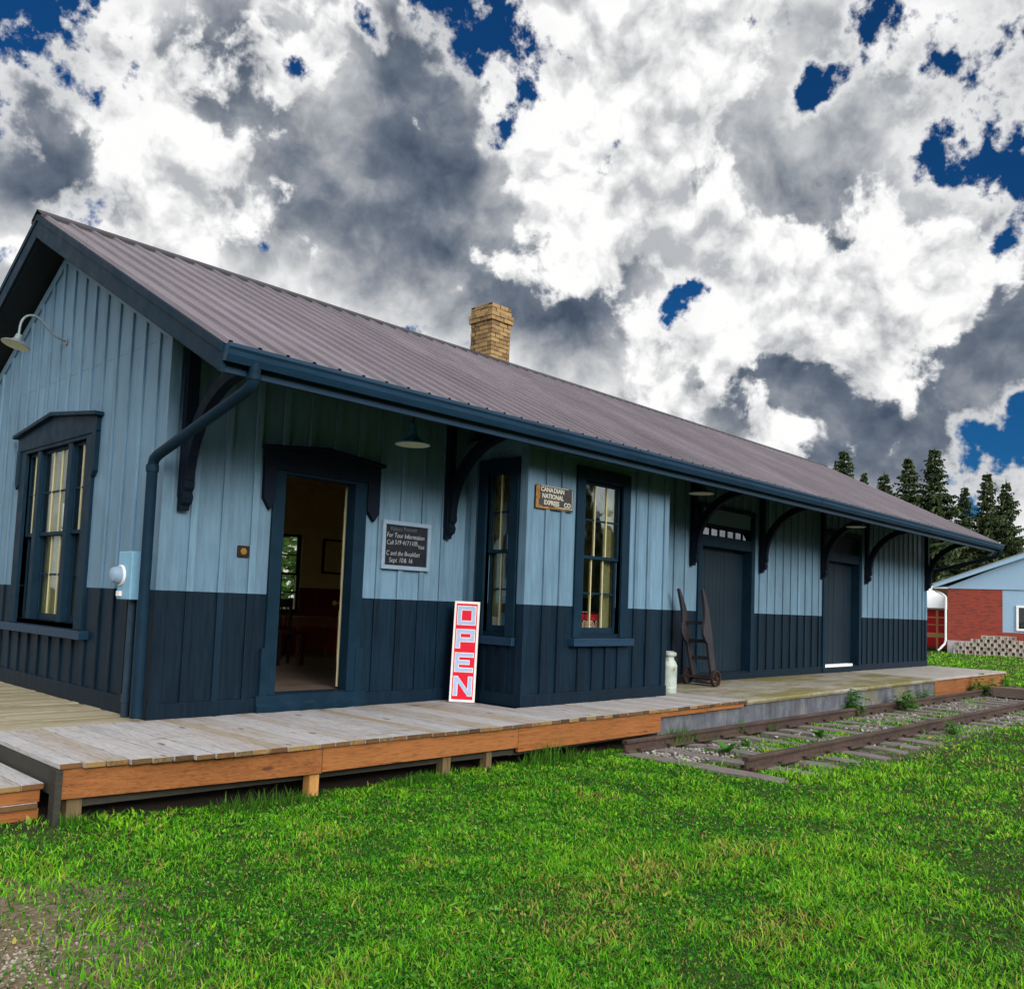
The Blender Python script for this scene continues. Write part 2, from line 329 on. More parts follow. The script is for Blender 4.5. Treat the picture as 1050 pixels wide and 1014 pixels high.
# ------------------------------------------------------------------ mesh helpers
class MB:
    def __init__(self): self.v = []; self.f = []; self.mi = []; self.cur = 0
    def add(self, vs, fs):
        o = len(self.v); self.v += [tuple(p) for p in vs]
        self.f += [tuple(o + i for i in f) for f in fs]; self.mi += [self.cur] * len(fs)
        return self
    def hexa(self, p):
        return self.add(p, [(0, 3, 2, 1), (4, 5, 6, 7), (0, 1, 5, 4), (1, 2, 6, 5), (2, 3, 7, 6), (3, 0, 4, 7)])
    def box(self, x0, x1, y0, y1, z0, z1):
        return self.hexa([(x0, y0, z0), (x1, y0, z0), (x1, y1, z0), (x0, y1, z0), (x0, y0, z1), (x1, y0, z1), (x1, y1, z1), (x0, y1, z1)])
    def prism(self, poly, axis, a, b, warp=None):
        """polygon in the other two axes (xyz order), extruded along axis from a to b"""
        def mk(p, t):
            q = {'x': (t, p[0], p[1]), 'y': (p[0], t, p[1]), 'z': (p[0], p[1], t)}[axis]
            return q
        n = len(poly); vs = [mk(p, a) for p in poly] + [mk(p, b) for p in poly]
        fs = [tuple(range(n - 1, -1, -1)), tuple(range(n, 2 * n))] + [(i, (i + 1) % n, n + (i + 1) % n, n + i) for i in range(n)]
        return self.add(vs, fs)
    def tube(self, path, r, seg=10, cap=True):
        path = [Vector(p) for p in path]; n = len(path)
        rs = r if isinstance(r, (list, tuple)) else [r] * n
        t0 = (path[1] - path[0]).normalized()
        ref = Vector((0, 0, 1)) if abs(t0.z) < .9 else Vector((1, 0, 0))
        u = t0.cross(ref).normalized(); vs = []
        for i, p in enumerate(path):
            t = (path[min(i + 1, n - 1)] - path[max(i - 1, 0)]).normalized()
            u = (u - t * u.dot(t)).normalized(); w = t.cross(u)
            for k in range(seg):
                a = 2 * math.pi * k / seg
                vs.append(p + (u * math.cos(a) + w * math.sin(a)) * rs[i])
        fs = [(i * seg + k, i * seg + (k + 1) % seg, (i + 1) * seg + (k + 1) % seg, (i + 1) * seg + k) for i in range(n - 1) for k in range(seg)]
        if cap: fs += [tuple(range(seg - 1, -1, -1)), tuple((n - 1) * seg + k for k in range(seg))]
        return self.add(vs, fs)
    def lathe(self, prof, c=(0, 0, 0), seg=24, axis='z', cap=True):
        vs = []
        for r, h in prof:
            for k in range(seg):
                a = 2 * math.pi * k / seg; x, y = r * math.cos(a), r * math.sin(a)
                q = (x, y, h) if axis == 'z' else ((x, h, y) if axis == 'y' else (h, x, y))
                vs.append((c[0] + q[0], c[1] + q[1], c[2] + q[2]))
        n = len(prof)
        fs = [(i * seg + k, i * seg + (k + 1) % seg, (i + 1) * seg + (k + 1) % seg, (i + 1) * seg + k) for i in range(n - 1) for k in range(seg)]
        if cap: fs += [tuple(range(seg - 1, -1, -1)), tuple((n - 1) * seg + k for k in range(seg))]
        return self.add(vs, fs)
    def xform(self, mat, start=0):
        for i in range(start, len(self.v)): self.v[i] = tuple(mat @ Vector(self.v[i]))
        return self

ORG = {}
def emp(name, loc=(0, 0, 0), rz=0.0, label=None, cat=None, group=None):
    o = bpy.data.objects.new(name, None); COL.objects.link(o)
    o.location = loc; o.rotation_euler = (0, 0, rz); o.empty_display_size = .2
    ORG[o.name] = Vector(loc)
    tag(o, label, cat, group); return o
def tag(o, label=None, cat=None, group=None, kind=None):
    if label: o['label'] = label
    if cat: o['category'] = cat
    if group: o['group'] = group
    if kind: o['kind'] = kind
    return o
def build(name, mb, mat, parent=None, local=False, bevel=0.0, smooth=False, loc=None):
    """link mb as ONE mesh object; verts are in world space unless local (or parent is rotated)"""
    me = bpy.data.meshes.new(name)
    org = ORG.get(parent.name, Vector()) if (parent and not local) else Vector(loc or (0, 0, 0))
    if local: org = Vector()
    me.from_pydata([(a - org.x, b - org.y, c - org.z) for a, b, c in mb.v], [], mb.f)
    mats = mat if isinstance(mat, (list, tuple)) else [mat]
    for m in mats: me.materials.append(m)
    if len(mats) > 1: me.polygons.foreach_set('material_index', mb.mi)
    bm = bmesh.new(); bm.from_mesh(me); bmesh.ops.recalc_face_normals(bm, faces=bm.faces); bm.to_mesh(me); bm.free()
    if smooth:
        me.polygons.foreach_set('use_smooth', [True] * len(me.polygons))
    o = bpy.data.objects.new(name, me); COL.objects.link(o)
    if parent: o.parent = parent; ORG[o.name] = ORG.get(parent.name, Vector()) if not local else Vector()
    elif loc is not None: o.location = loc; ORG[o.name] = Vector(loc)
    else: ORG[o.name] = Vector()
    # children placed relative to a part share its origin
    if bevel:
        b = o.modifiers.new('bevel', 'BEVEL'); b.width = bevel; b.segments = 2; b.limit_method = 'ANGLE'
    if smooth:
        try:
            e = o.modifiers.new('split', 'EDGE_SPLIT'); e.split_angle = R(40)
        except Exception: pass
    return o
def place(o, loc):
    """move a top-level mesh's origin to its base without moving its shape"""
    loc = Vector(loc); o.data.transform(Matrix.Translation(-loc)); o.location = loc; ORG[o.name] = loc
    return o

def text_into(mb, s, size, mtx, extrude=.003, xs=1.0, spacing=1.0, offset=0.0, shear=0.0, align='LEFT'):
    cu = bpy.data.curves.new('lettering', 'FONT'); cu.body = s; cu.size = size; cu.extrude = extrude
    cu.space_character = spacing; cu.offset = offset; cu.shear = shear; cu.align_x = align; cu.resolution_u = 3
    o = bpy.data.objects.new('lettering', cu); COL.objects.link(o)
    dg = bpy.context.evaluated_depsgraph_get(); dg.update()
    me = bpy.data.meshes.new_from_object(o.evaluated_get(dg))
    st = len(mb.v)
    mb.add([(v.co.x * xs, v.co.y, v.co.z) for v in me.vertices], [tuple(p.vertices) for p in me.polygons])
    mb.xform(mtx, st)
    bpy.data.objects.remove(o); bpy.data.meshes.remove(me); bpy.data.curves.remove(cu)

class Plane:
    """maps (u along wall, n outward, z) to world and collects boxes there"""
    def __init__(self, o, u, n): self.o = Vector(o); self.u = Vector(u); self.n = Vector(n)
    def p(self, u, n, z): return self.o + self.u * u + self.n * n + Vector((0, 0, z))
    def box(self, mb, u0, u1, n0, n1, z0, z1):
        return mb.hexa([self.p(u0, n0, z0), self.p(u1, n0, z0), self.p(u1, n1, z0), self.p(u0, n1, z0), self.p(u0, n0, z1), self.p(u1, n0, z1), self.p(u1, n1, z1), self.p(u0, n1, z1)])
    def poly(self, mb, pts, n0, n1):
        k = len(pts); vs = [self.p(u, n0, z) for u, z in pts] + [self.p(u, n1, z) for u, z in pts]
        return mb.add(vs, [tuple(range(k)), tuple(range(2 * k - 1, k - 1, -1))] + [(i, k + i, k + (i + 1) % k, (i + 1) % k) for i in range(k)])
    def mtx(self, u, n, z):
        m = Matrix((self.u, Vector((0, 0, 1)), self.n)).transposed().to_4x4()
        m.translation = self.p(u, n, z); return m

def wall(mb, pl, u0, u1, z0, z1, holes, n0, n1):
    us = sorted({u0, u1, *[min(max(v, u0), u1) for h in holes for v in h[:2]]})
    zs = sorted({z0, z1, *[min(max(v, z0), z1) for h in holes for v in h[2:]]})
    for a, b in zip(us, us[1:]):
        run = None
        for c, d in list(zip(zs, zs[1:])) + [(None, None)]:
            solid = c is not None and not any(h[0] - 1e-6 <= a and b <= h[1] + 1e-6 and h[2] - 1e-6 <= c and d <= h[3] + 1e-6 for h in holes)
            if solid: run = (run[0], d) if run else (c, d)
            elif run: pl.box(mb, a, b, n0, n1, *run); run = None
def battens(mb, pl, us, z0, ztop, holes, w=.070, d=.024):
    """ztop: number or function of u"""
    for u in us:
        segs = [(z0, ztop(u) if callable(ztop) else ztop)]
        for h in holes:
            if h[0] - w / 2 < u < h[1] + w / 2:
                ns = []
                for a, b in segs:
                    if h[2] > a: ns.append((a, min(b, h[2])))
                    if h[3] < b: ns.append((max(a, h[3]), b))
                segs = [s for s in ns if s[1] - s[0] > .02]
        uu = u + random.uniform(-.006, .006)
        for a, b in segs: pl.box(mb, uu - w / 2, uu + w / 2, 0, d + random.uniform(-.002, .002), a, b)

# ------------------------------------------------------------------ the railway station
ZB = 1.15; L = 19.7; W = 5.72; RY = 2.86
XR0, XR1 = -.36, 19.95
soff = lambda y: 3.612 + .50 * (y if y <= RY else W - y)
rooft = lambda y: 3.88 + .509 * (y if y <= RY else W - y)
ST = emp('train_station', (0, 0, 0), 0, 'long light blue and dark navy board and batten railway station with a mauve metal roof', 'station')
FR = Plane((0, 0, 0), (1, 0, 0), (0, -1, 0)); LW = Plane((0, 0, 0), (0, 1, 0), (-1, 0, 0))
BS = Plane((3.75, 0, 0), (0, -1, 0), (-1, 0, 0)); BF = Plane((0, -1.02, 0), (1, 0, 0), (0, -1, 0)); BR = Plane((6.56, 0, 0), (0, -1, 0), (1, 0, 0))
DOOR = (1.20, 2.12, .17, 2.40); BAYH = (3.86, 6.45, 0.0, 2.95); FD1 = (9.08, 10.76, .13, 2.62); FD2 = (13.80, 15.50, .13, 2.90)
LWIN = (1.84, 3.70, .77, 2.72)
fh = [DOOR, BAYH, FD1, FD2]
lo = MB(); up = MB()
wall(lo, FR, 0, L, -.12, ZB, fh, -.12, 0); wall(up, FR, 0, L, ZB, 3.585, fh, -.12, 0)
wall(lo, LW, .12, W, -.12, ZB, [LWIN], -.12, 0); wall(up, LW, .12, W, ZB, 3.50, [LWIN], -.12, 0)
up.prism([(.12, 3.50), (W - .12, 3.50), (RY, soff(RY) - .06)], 'x', 0, .12)
# end and back walls
RW = Plane((L, 0, 0), (0, 1, 0), (1, 0, 0)); BK = Plane((0, W, 0), (1, 0, 0), (0, 1, 0))
BWIN = (4.08, 5.06, .84, 2.22); BWIN2 = (9.0, 11.2, 2.2, 2.75); FILLWIN1 = (.9, 2.7, .84, 2.4); FILLWIN2 = (6.1, 8.0, .84, 2.4)
wall(lo, RW, .12, W, -.12, ZB, [], -.12, 0); wall(up, RW, .12, W, ZB, 3.50, [], -.12, 0)
up.prism([(.12, 3.50), (W - .12, 3.50), (RY, soff(RY) - .06)], 'x', L - .12, L)
wall(lo, BK, .12, L - .12, -.12, ZB, [BWIN, FILLWIN1, FILLWIN2], -.12, 0); wall(up, BK, .12, L - .12, ZB, 3.585, [BWIN, BWIN2, FILLWIN1, FILLWIN2], -.12, 0)
# battens (a strip over every board joint), cut round the casings
hb = [(1.09, 2.27, 0, 2.62), (3.70, 6.60, 0, 3.6), (8.97, 10.90, 0, 2.95), (13.66, 15.64, 0, 2.95)]
xs = [.30 + .3085 * i for i in range(63) if .2 < .30 + .3085 * i < L - .1]
battens(lo, FR, xs, .12, ZB, hb); battens(up, FR, xs, ZB, 3.585, hb)
ys = [.27 + .33 * i for i in range(17) if .27 + .33 * i < W - .1]
lh = [(1.57, 3.95, .66, 2.97)]
battens(lo, LW, ys, .12, ZB, lh); battens(up, LW, ys, ZB, lambda u: soff(u) - .08, lh)
battens(lo, BK, [.3 + .31 * i for i in range(62)], .12, ZB, [(3.98, 5.16, .7, 2.4), (.8, 2.8, .7, 2.5), (6.0, 8.1, .7, 2.5)])
battens(up, BK, [.3 + .31 * i for i in range(62)], ZB, 3.58, [(3.98, 5.16, .7, 2.4), (.8, 2.8, .7, 2.5), (6.0, 8.1, .7, 2.5), (8.9, 11.3, 2.1, 2.85)])
battens(lo, RW, ys, .12, ZB, []); battens(up, RW, ys, ZB, lambda u: soff(u) - .08, [])
FR.box(up, 0, 1.09, 0, .010, ZB, ZB + .012); FR.box(up, 2.27, 3.72, 0, .010, ZB, ZB + .012); FR.box(up, 6.6, 8.97, 0, .010, ZB, ZB + .012); FR.box(up, 10.9, 13.66, 0, .010, ZB, ZB + .012); FR.box(up, 15.64, L, 0, .010, ZB, ZB + .012)
build('upper_siding', up, M['light_paint'], ST, bevel=.004); build('lower_siding', lo, M['dark_paint'], ST, bevel=.004)
for mat_, a, b in ((M['light_paint'], ZB, 3.5), (M['dark_paint'], .12, ZB)):
    for xx, sd_, PL in ((0, 1, LW), (L, -1, RW)):
        cb = MB(); cb.prism([(xx - sd_ * .026, -.026), (xx + sd_ * .085, -.026), (xx + sd_ * .085, 0), (xx, 0), (xx, .085), (xx - sd_ * .026, .085)], 'z', a, b)
        build('corner_board', cb, mat_, ST, bevel=.003)
# frieze strip under the left rake
fz = MB()
for s in (0, 1):
    a, b = (.0, RY) if s == 0 else (RY, W)
    fz.prism([(a, soff(a) - .17), (b, soff(b) - .17), (b, soff(b) - .06), (a, soff(a) - .06)], 'x', -.024, 0)
build('frieze_board', fz, M['light_paint'], ST)
bb = MB()
for a, b in ((-.034, 1.05), (2.31, 3.716), (6.594, 9.0), (10.87, 13.68), (15.62, L + .034)): FR.box(bb, a, b, 0, .034, -.03, .135)
FR.box(bb, 9.0, 10.87, 0, .05, -.03, .11); FR.box(bb, 13.68, 15.62, 0, .05, -.03, .11)
LW.box(bb, 0, W, 0, .034, -.03, .155); RW.box(bb, 0, W, 0, .034, -.03, .135); BK.box(bb, 0, L, 0, .034, -.03, .135)
build('base_board', bb, M['dark_paint'], ST, bevel=.004)

# ---- roof
def rib_profile():
    pts = []; x = XR0
    pts.append((XR0, 0))
    k = 0; c = XR0 + .05
    while c < XR1 - .03:
        pts += [(c - .030, 0), (c - .018, .032), (c + .010, .032), (c + .022, 0)]
        for q in (.125,):
            m_ = c + q
            if m_ < XR1 - .05: pts += [(m_ - .014, 0), (m_ - .006, .004), (m_ + .006, .004), (m_ + .014, 0)]
        c += .249
    pts.append((XR1, 0)); return pts
rp = rib_profile(); rf = MB()
for s in (0, 1):
    ya, yb = -1.665, RY
    rows = []
    for y in (ya, yb):
        yy = y if s == 0 else W - y
        rows.append([(x, yy, rooft(y) + h + .001 * math.sin(x * 3.1) * (y != yb)) for x, h in rp])
    n = len(rp); rf.add(rows[0] + rows[1], [(i, i + 1, n + i + 1, n + i) for i in range(n - 1)])
    # deck below the sheets gives the roof its thickness
    yy = (lambda v: v) if s == 0 else (lambda v: W - v)
    poly = [(yy(ya + .03), rooft(ya + .03) - .005), (yy(RY), rooft(RY) - .005), (yy(RY), rooft(RY) - .03), (yy(ya + .03), rooft(ya + .03) - .03)]
    rf.prism(poly, 'x', XR0 + .005, XR1 - .005)
    rf.cur = 1                                                            # screw heads in rows
    for yq in (-1.52, -.75, .05, .85, 1.65, 2.4):
        c = XR0 + .05
        while c < XR1 - .03:
            q = c + .055; z = rooft(yq) + .004
            for qq in (q,):
                y2 = yy(yq + random.uniform(-.01, .01)); rf.box(qq - .008, qq + .008, y2 - .008, y2 + .008, z - .004, z + .007)
            c += .249
    rf.cur = 0
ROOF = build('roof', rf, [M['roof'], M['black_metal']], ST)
rc = MB()
for s in (0, 1):
    f = (lambda v: v) if s == 0 else (lambda v: W - v)
    rc.prism([(f(RY - .16), rooft(RY - .16) + .040), (f(RY), rooft(RY) + .052), (f(RY), rooft(RY) + .040), (f(RY - .15), rooft(RY - .15) + .030), (f(RY - .15), rooft(RY - .15) + .0), (f(RY - .16), rooft(RY - .16) + .0)], 'x', XR0 - .02, XR1 + .02)
build('ridge_cap', rc, M['ridge'], ROOF)
sf = MB()
for s in (0, 1):
    f = (lambda v: v) if s == 0 else (lambda v: W - v)
    sf.prism([(f(-1.57), soff(-1.57)), (f(RY), soff(RY)), (f(RY), soff(RY) + .03), (f(-1.57), soff(-1.57) + .03)], 'x', XR0 + .03, XR1 - .03)
build('soffit', sf, M['soffit_paint'], ROOF)
for x0, x1 in ((XR0 - .004, XR0 + .026), (XR1 - .026, XR1 + .004)):
    for s in (0, 1):
        rk = MB(); f = (lambda v: v) if s == 0 else (lambda v: W - v)
        xa, xb = (x0 - .012, x1) if x0 < 0 else (x0, x1 + .012)
        rk.prism([(f(-1.64), soff(-1.64) + .02), (f(RY), soff(RY) + .02), (f(RY), rooft(RY) - .078), (f(-1.64), rooft(-1.64) - .078)], 'x', x0, x1)
        rk.prism([(f(-1.64), rooft(-1.64) - .078), (f(RY), rooft(RY) - .078), (f(RY), rooft(RY) - .008), (f(-1.64), rooft(-1.64) - .008)], 'x', xa, xb)
        build('rake_board', rk, M['trim_paint'], ROOF, bevel=.003)
for s in (0, 1):
    fa = MB(); f = (lambda v: v) if s == 0 else (lambda v: W - v)
    xcut = [XR0 + .03, 3.1, 6.8, 10.4, 14.1, 17.2, XR1 - .03]
    for a, b in zip(xcut, xcut[1:]): fa.prism([(f(-1.605), 2.828 + random.uniform(-.002, .002)), (f(-1.57), 2.828), (f(-1.57), 3.03), (f(-1.605), 3.03)], 'x', a + .001, b - .001)
    build('fascia_board', fa, M['fascia_paint'], ROOF, bevel=.002)
# chimney: laid bricks
ch = MB(); cx0, cx1, cy0, cy1 = 6.95, 7.43, 2.97, 3.50
ch.cur = 1; ch.box(cx0 + .012, cx1 - .012, cy0 + .012, cy1 - .012, 4.9, 6.36); ch.cur = 0
bh = .076; z = 4.95; row = 0
def brick_course(x0, x1, y0, y1, z, h, row):
    t = .10; bl = .2
    def run(a, b, odd):
        o = []; p = a - (bl / 2 if odd else 0)
        while p < b - .02:
            s, e = max(p, a), min(p + bl, b)
            if e - s > .03: o.append((s + .006, e - .006))
            p += bl
        return o
    j = lambda: random.uniform(-.009, .006)
    for a, b in run(x0, x1, row % 2):
        q = j(); ch.box(a, b, y0 + q, y0 + t, z + .006, z + h - .006); q = j(); ch.box(a, b, y1 - t, y1 + q, z + .005, z + h - .005)
    for a, b in run(y0 + .1, y1 - .1, (row + 1) % 2):
        q = j(); ch.box(x0 + q, x0 + t, a, b, z + .005, z + h - .005); q = j(); ch.box(x1 - t, x1 + q, a, b, z + .005, z + h - .005)
while z < 6.37:
    top = 6.40 - z
    g_ = 0.0
    if .25 < top <= .33: g_ = .030
    elif .17 < top <= .25: g_ = .034
    elif top <= .17: g_ = .006
    brick_course(cx0 - g_, cx1 + g_, cy0 - g_, cy1 + g_, z, bh, row); z += bh; row += 1
ch.cur = 1; ch.box(cx0 - .0, cx1, cy0, cy1, z - .03, z - .004)
build('chimney', ch, [M['yellow_brick'], M['mortar']], ROOF, bevel=0)

# ---- gutter and downspouts
def gutter_mb(f):
    m_ = MB()
    pr = [(-1.61, 3.022), (-1.61, 2.905), (-1.685, 2.895), (-1.715, 2.945), (-1.722, 2.98), (-1.738, 3.0), (-1.738, 3.028), (-1.725, 3.028), (-1.722, 3.005), (-1.706, 2.985), (-1.698, 2.95), (-1.678, 2.908), (-1.622, 2.915), (-1.622, 3.022)]
    m_.prism([(f(a), b) for a, b in pr], 'x', XR0, XR1)
    for xa in (XR0 + .002, XR1 - .008): m_.prism([(f(a), b) for a, b in [(-1.615, 3.02), (-1.615, 2.91), (-1.685, 2.90), (-1.715, 2.95), (-1.735, 3.01), (-1.735, 3.026)]], 'x', xa, xa + .006)
    for xx in (4.9, 9.9, 14.8): m_.prism([(f(a - .004 if a < -1.6 else a), b) for a, b in pr[1:7]] + [(f(-1.60), 3.02)], 'x', xx, xx + .03)
    return m_
GUT = build('gutter', gutter_mb(lambda y: y), M['fascia_paint'], ST)
build('gutter', gutter_mb(lambda y: W - y), M['fascia_paint'], ST)
def rr(mb, path, a=.034, b=.046):
    """rounded rectangular pipe along a path that stays near one vertical plane"""
    mb.tube(path, [.048] * len(path), 12)
dsp = MB()
rr(dsp, [(-.10, -1.66, 2.93), (-.10, -1.66, 2.80), (-.102, -1.64, 2.765), (-.108, -1.57, 2.728), (-.150, -.17, 2.345), (-.152, -.10, 2.31), (-.152, -.075, 2.25), (-.15, -.075, 1.2), (-.145, -.075, .10), (-.145, -.085, .03)])
dsp.tube([(-.10, -1.66, 2.84), (-.10, -1.66, 2.80)], .055, 12); dsp.tube([(-.152, -.075, 2.26), (-.152, -.075, 2.20)], .055, 12)
build('downspout', dsp, M['trim_paint'], GUT, smooth=True)
ds2 = MB()
rr(ds2, [(19.80, -1.66, 2.93), (19.80, -1.66, 2.80), (19.80, -1.57, 2.73), (19.79, -.10, 2.36), (19.76, .10, 2.31), (19.755, .14, 2.24), (19.755, .14, .03)])
build('downspout', ds2, M['bracket_paint'], GUT, smooth=True)

# ---- eave brackets: wall post with a stepped nub, curved brace, short top arm
def bracket(x):
    m_ = MB(); h = .052
    m_.box(x - h, x + h, -.098, -.024, 2.02, 3.50)
    m_.prism([(-.024, 1.885), (-.075, 1.885), (-.088, 1.93), (-.135, 1.955), (-.150, 2.01), (-.125, 2.055), (-.160, 2.09), (-.165, 2.15), (-.120, 2.19), (-.098, 2.24), (-.098, 2.02), (-.024, 2.02)], 'x', x - h + .006, x + h - .006)
    # curved brace: from the post (y -.08, z 2.22) up and out to the soffit
    n = 14; outer = []; inner = []
    for i in range(n + 1):
        t = i / n; a = t * math.pi / 2
        y = -.10 - .98 * (1 - math.cos(a)); z = 2.16 + .90 * math.sin(a)
        ty, tz = -.98 * math.sin(a), .90 * math.cos(a); l_ = math.hypot(ty, tz); ny, nz = -tz / l_, ty / l_
        wdt = .058
        outer.append((y + ny * wdt, z + nz * wdt)); inner.append((y - ny * wdt, z - nz * wdt))
    vs = []
    for xx in (x - .045, x + .045): vs += [(xx, *p) for p in outer] + [(xx, *p) for p in inner]
    k = n + 1; fs = []
    for i in range(n):
        fs += [(i, i + 1, k + i + 1, k + i), (2 * k + i, 3 * k + i, 3 * k + i + 1, 2 * k + i + 1), (i, 2 * k + i, 2 * k + i + 1, i + 1), (k + i, k + i + 1, 3 * k + i + 1, 3 * k + i)]
    fs += [(0, k, 3 * k, 2 * k), (n, 2 * k + n, 3 * k + n, k + n)]
    m_.add(vs, fs)
    m_.prism([(-1.45, soff(-1.45) - .002), (-.098, soff(-.098) - .002), (-.098, soff(-.098) - .11), (-.95, soff(-.95) - .085), (-1.45, soff(-1.45) - .012)], 'x', x - .04, x + .04)
    return m_
for x in (.165, 3.42, 8.78, 11.08, 13.60, 15.83, 19.62):
    build('eave_bracket', bracket(x), M['bracket_paint'], ST, bevel=.004)

# ---- bay
bl_, bu = MB(), MB()
SWIN = (.38, .76, .82, 2.70); FWIN = (4.76, 5.53, .82, 2.70)
for m_, a, b in ((bl_, -.05, ZB), (bu, ZB, 3.10)):
    wall(m_, BF, 3.75, 6.56, a, b, [FWIN], -.1, 0); wall(m_, BS, .0, .92, a, b, [SWIN], -.1, 0); wall(m_, BR, .0, .92, a, b, [], -.1, 0)
fx = [4.08, 4.36, 4.75, 5.02, 5.28, 5.53, 5.86, 6.14]
fhole = [(4.56, 5.73, .66, 2.9)]; sho = [(.22, .90, .66, 2.9)]
battens(bl_, BF, fx, .13, ZB, fhole); battens(bu, BF, [4.08, 4.36, 5.86, 6.14], ZB, 2.95, fhole)
battens(bl_, BS, [.17, .4, .58, .76], .13, ZB, sho); battens(bu, BS, [.17], ZB, 2.95, sho); battens(bl_, BR, [.3, .6], .13, ZB, []); battens(bu, BR, [.3, .6], ZB, 2.95, [])
for m_, a, b in ((bu, ZB, 2.95), (bl_, .13, ZB)):
    BF.box(m_, 3.726, 3.83, 0, .024, a, b); BF.box(m_, 6.48, 6.584, 0, .024, a, b); BS.box(m_, .93, 1.02, 0, .024, a, b); BR.box(m_, .93, 1.02, 0, .024, a, b)
BF.box(bu, 3.724, 6.586, 0, .026, 2.95, 3.06); BS.box(bu, 0, 1.02, 0, .026, 2.95, 3.06); BR.box(bu, 0, 1.02, 0, .026, 2.95, 3.06)
BAY = build('bay', bu, M['light_paint'], ST)
build('bay_lower_siding', bl_, M['dark_paint'], BAY)
sk = MB(); BF.box(sk, 3.716, 6.594, 0, .034, -.002, .135); BS.box(sk, 0, 1.02, 0, .034, -.002, .135); BR.box(sk, 0, 1.02, 0, .034, -.002, .135)
build('skirting', sk, M['dark_paint'], BAY, bevel=.004)

# ---- windows
def sash_pair(pl, u0, u1, z0, z1, cols, parent, deep=.03, vcols='cream_paint'):
    zm = (z0 + z1) / 2; s = MB(); mu = MB(); mh = MB(); pa = MB()
    for k, (a, b, n) in enumerate(((zm - .02, z1, -deep), (z0, zm + .02, -deep - .034))):
        st = .038; br = .075 if k else .045
        pl.box(s, u0, u0 + st, n - .03, n, a, b); pl.box(s, u1 - st, u1, n - .03, n, a, b)
        pl.box(s, u0 + st, u1 - st, n - .03, n, a, a + (br if k else .04)); pl.box(s, u0 + st, u1 - st, n - .03, n, b - .04, b)
        zi0, zi1 = a + (br if k else .04), b - .04
        for c in range(1, cols):
            uc = u0 + st + (u1 - u0 - 2 * st) * c / cols; pl.box(mu, uc - .008, uc + .008, n - .026, n - .003, zi0, zi1)
        zc = (zi0 + zi1) / 2; pl.box(s, u0 + st, u1 - st, n - .024, n - .005, zc - .011, zc + .011)
        pl.box(pa, u0 + st - .002, u1 - st + .002, n - .017, n - .013, zi0 - .002, zi1 + .002)
    build('sash', s, M['trim_paint'], parent, bevel=.002)
    if cols > 1: build('muntin', mu, M[vcols], parent)
    build('pane', pa, M['glass'], parent)
def reveal(pl, u0, u1, z0, z1, parent, n0=-.115, n1=-.195):
    m_ = MB(); t = .02                                                        # cream inside lining
    pl.box(m_, u0 - t - .10, u0, n1, n0, z0 - .1, z1 + .1); pl.box(m_, u1, u1 + t + .10, n1, n0, z0 - .1, z1 + .1)
    pl.box(m_, u0, u1, n1, n0, z1, z1 + .1); pl.box(m_, u0, u1, n1 - .03, n0, z0 - .1, z0)
    build('inner_trim', m_, M['cream_paint'], parent)
def window_simple(name, pl, u0, u1, z0, z1, cas, cols, sill=(.10, .10), hood=0.0):
    c = MB(); p = .032
    pl.box(c, u0 - cas, u0, -.06, p, z0 - .05, z1 + cas); pl.box(c, u1, u1 + cas, -.06, p, z0 - .05, z1 + cas)
    pl.box(c, u0, u1, -.06, p, z1, z1 + cas)
    pl.box(c, u0, u1, -.10, -.03, z0 - .05, z0)
    w = build(name, c, M['trim_paint'], ST, bevel=.004)
    sash_pair(pl, u0, u1, z0, z1, cols, w)
    s = MB(); pl.box(s, u0 - cas - sill[0] * .6, u1 + cas + sill[0] * .6, -.02, sill[1], z0 - .145, z0 - .052)
    build('sill', s, M['fascia_paint'], w, bevel=.006)
    reveal(pl, u0, u1, z0, z1, w)
    return w
WF = window_simple('window', BF, FWIN[0], FWIN[1], FWIN[2], FWIN[3], .155, 3)
WS = window_simple('window', BS, SWIN[0], SWIN[1], SWIN[2], SWIN[3], .14, 2, (.03, .07))
# three-part window in the left gable with a shallow pediment
c = MB(); u0, u1, z0, z1 = LWIN
for a, b in ((u0 - .20, u0), (u1, u1 + .20)): LW.box(c, a, b, -.06, .035, z0 - .06, z1 + .06)
LW.box(c, u0, u1, -.06, .035, z1, z1 + .06)
for a, b in ((2.26, 2.37), (3.22, 3.33)): LW.box(c, a, b, -.09, .025, z0, z1)
LW.box(c, u0, u1, -.10, .0, z0 - .06, z0)
WL = build('window', c, M['trim_paint'], ST, bevel=.004)
for a, b, n in ((u0, 2.26, 2), (2.37, 3.22, 3), (3.33, u1, 2)): sash_pair(LW, a, b, z0, z1, n, WL, .02)
s = MB(); LW.box(s, 1.50, 4.02, -.02, .10, z0 - .15, z0 - .062); build('sill', s, M['fascia_paint'], WL, bevel=.006)
cr = MB()
LW.poly(cr, [(1.56, 2.76), (3.98, 2.76), (3.98, 2.93), (2.80, 3.07), (1.56, 2.93)], 0, .048)
LW.poly(cr, [(1.50, 2.925), (2.80, 3.065), (4.05, 2.925), (4.05, 2.965), (2.80, 3.11), (1.50, 2.965)], 0, .10)
for a, b in ((1.56, 1.66), (3.88, 3.98)): LW.poly(cr, [(a, 2.78), (b, 2.78), (b, 2.36), ((a + b) / 2, 2.30), (a, 2.36)], 0, .055)
build('crown', cr, M['trim_paint'], WL, bevel=.004); reveal(LW, u0, u1, z0, z1, WL)

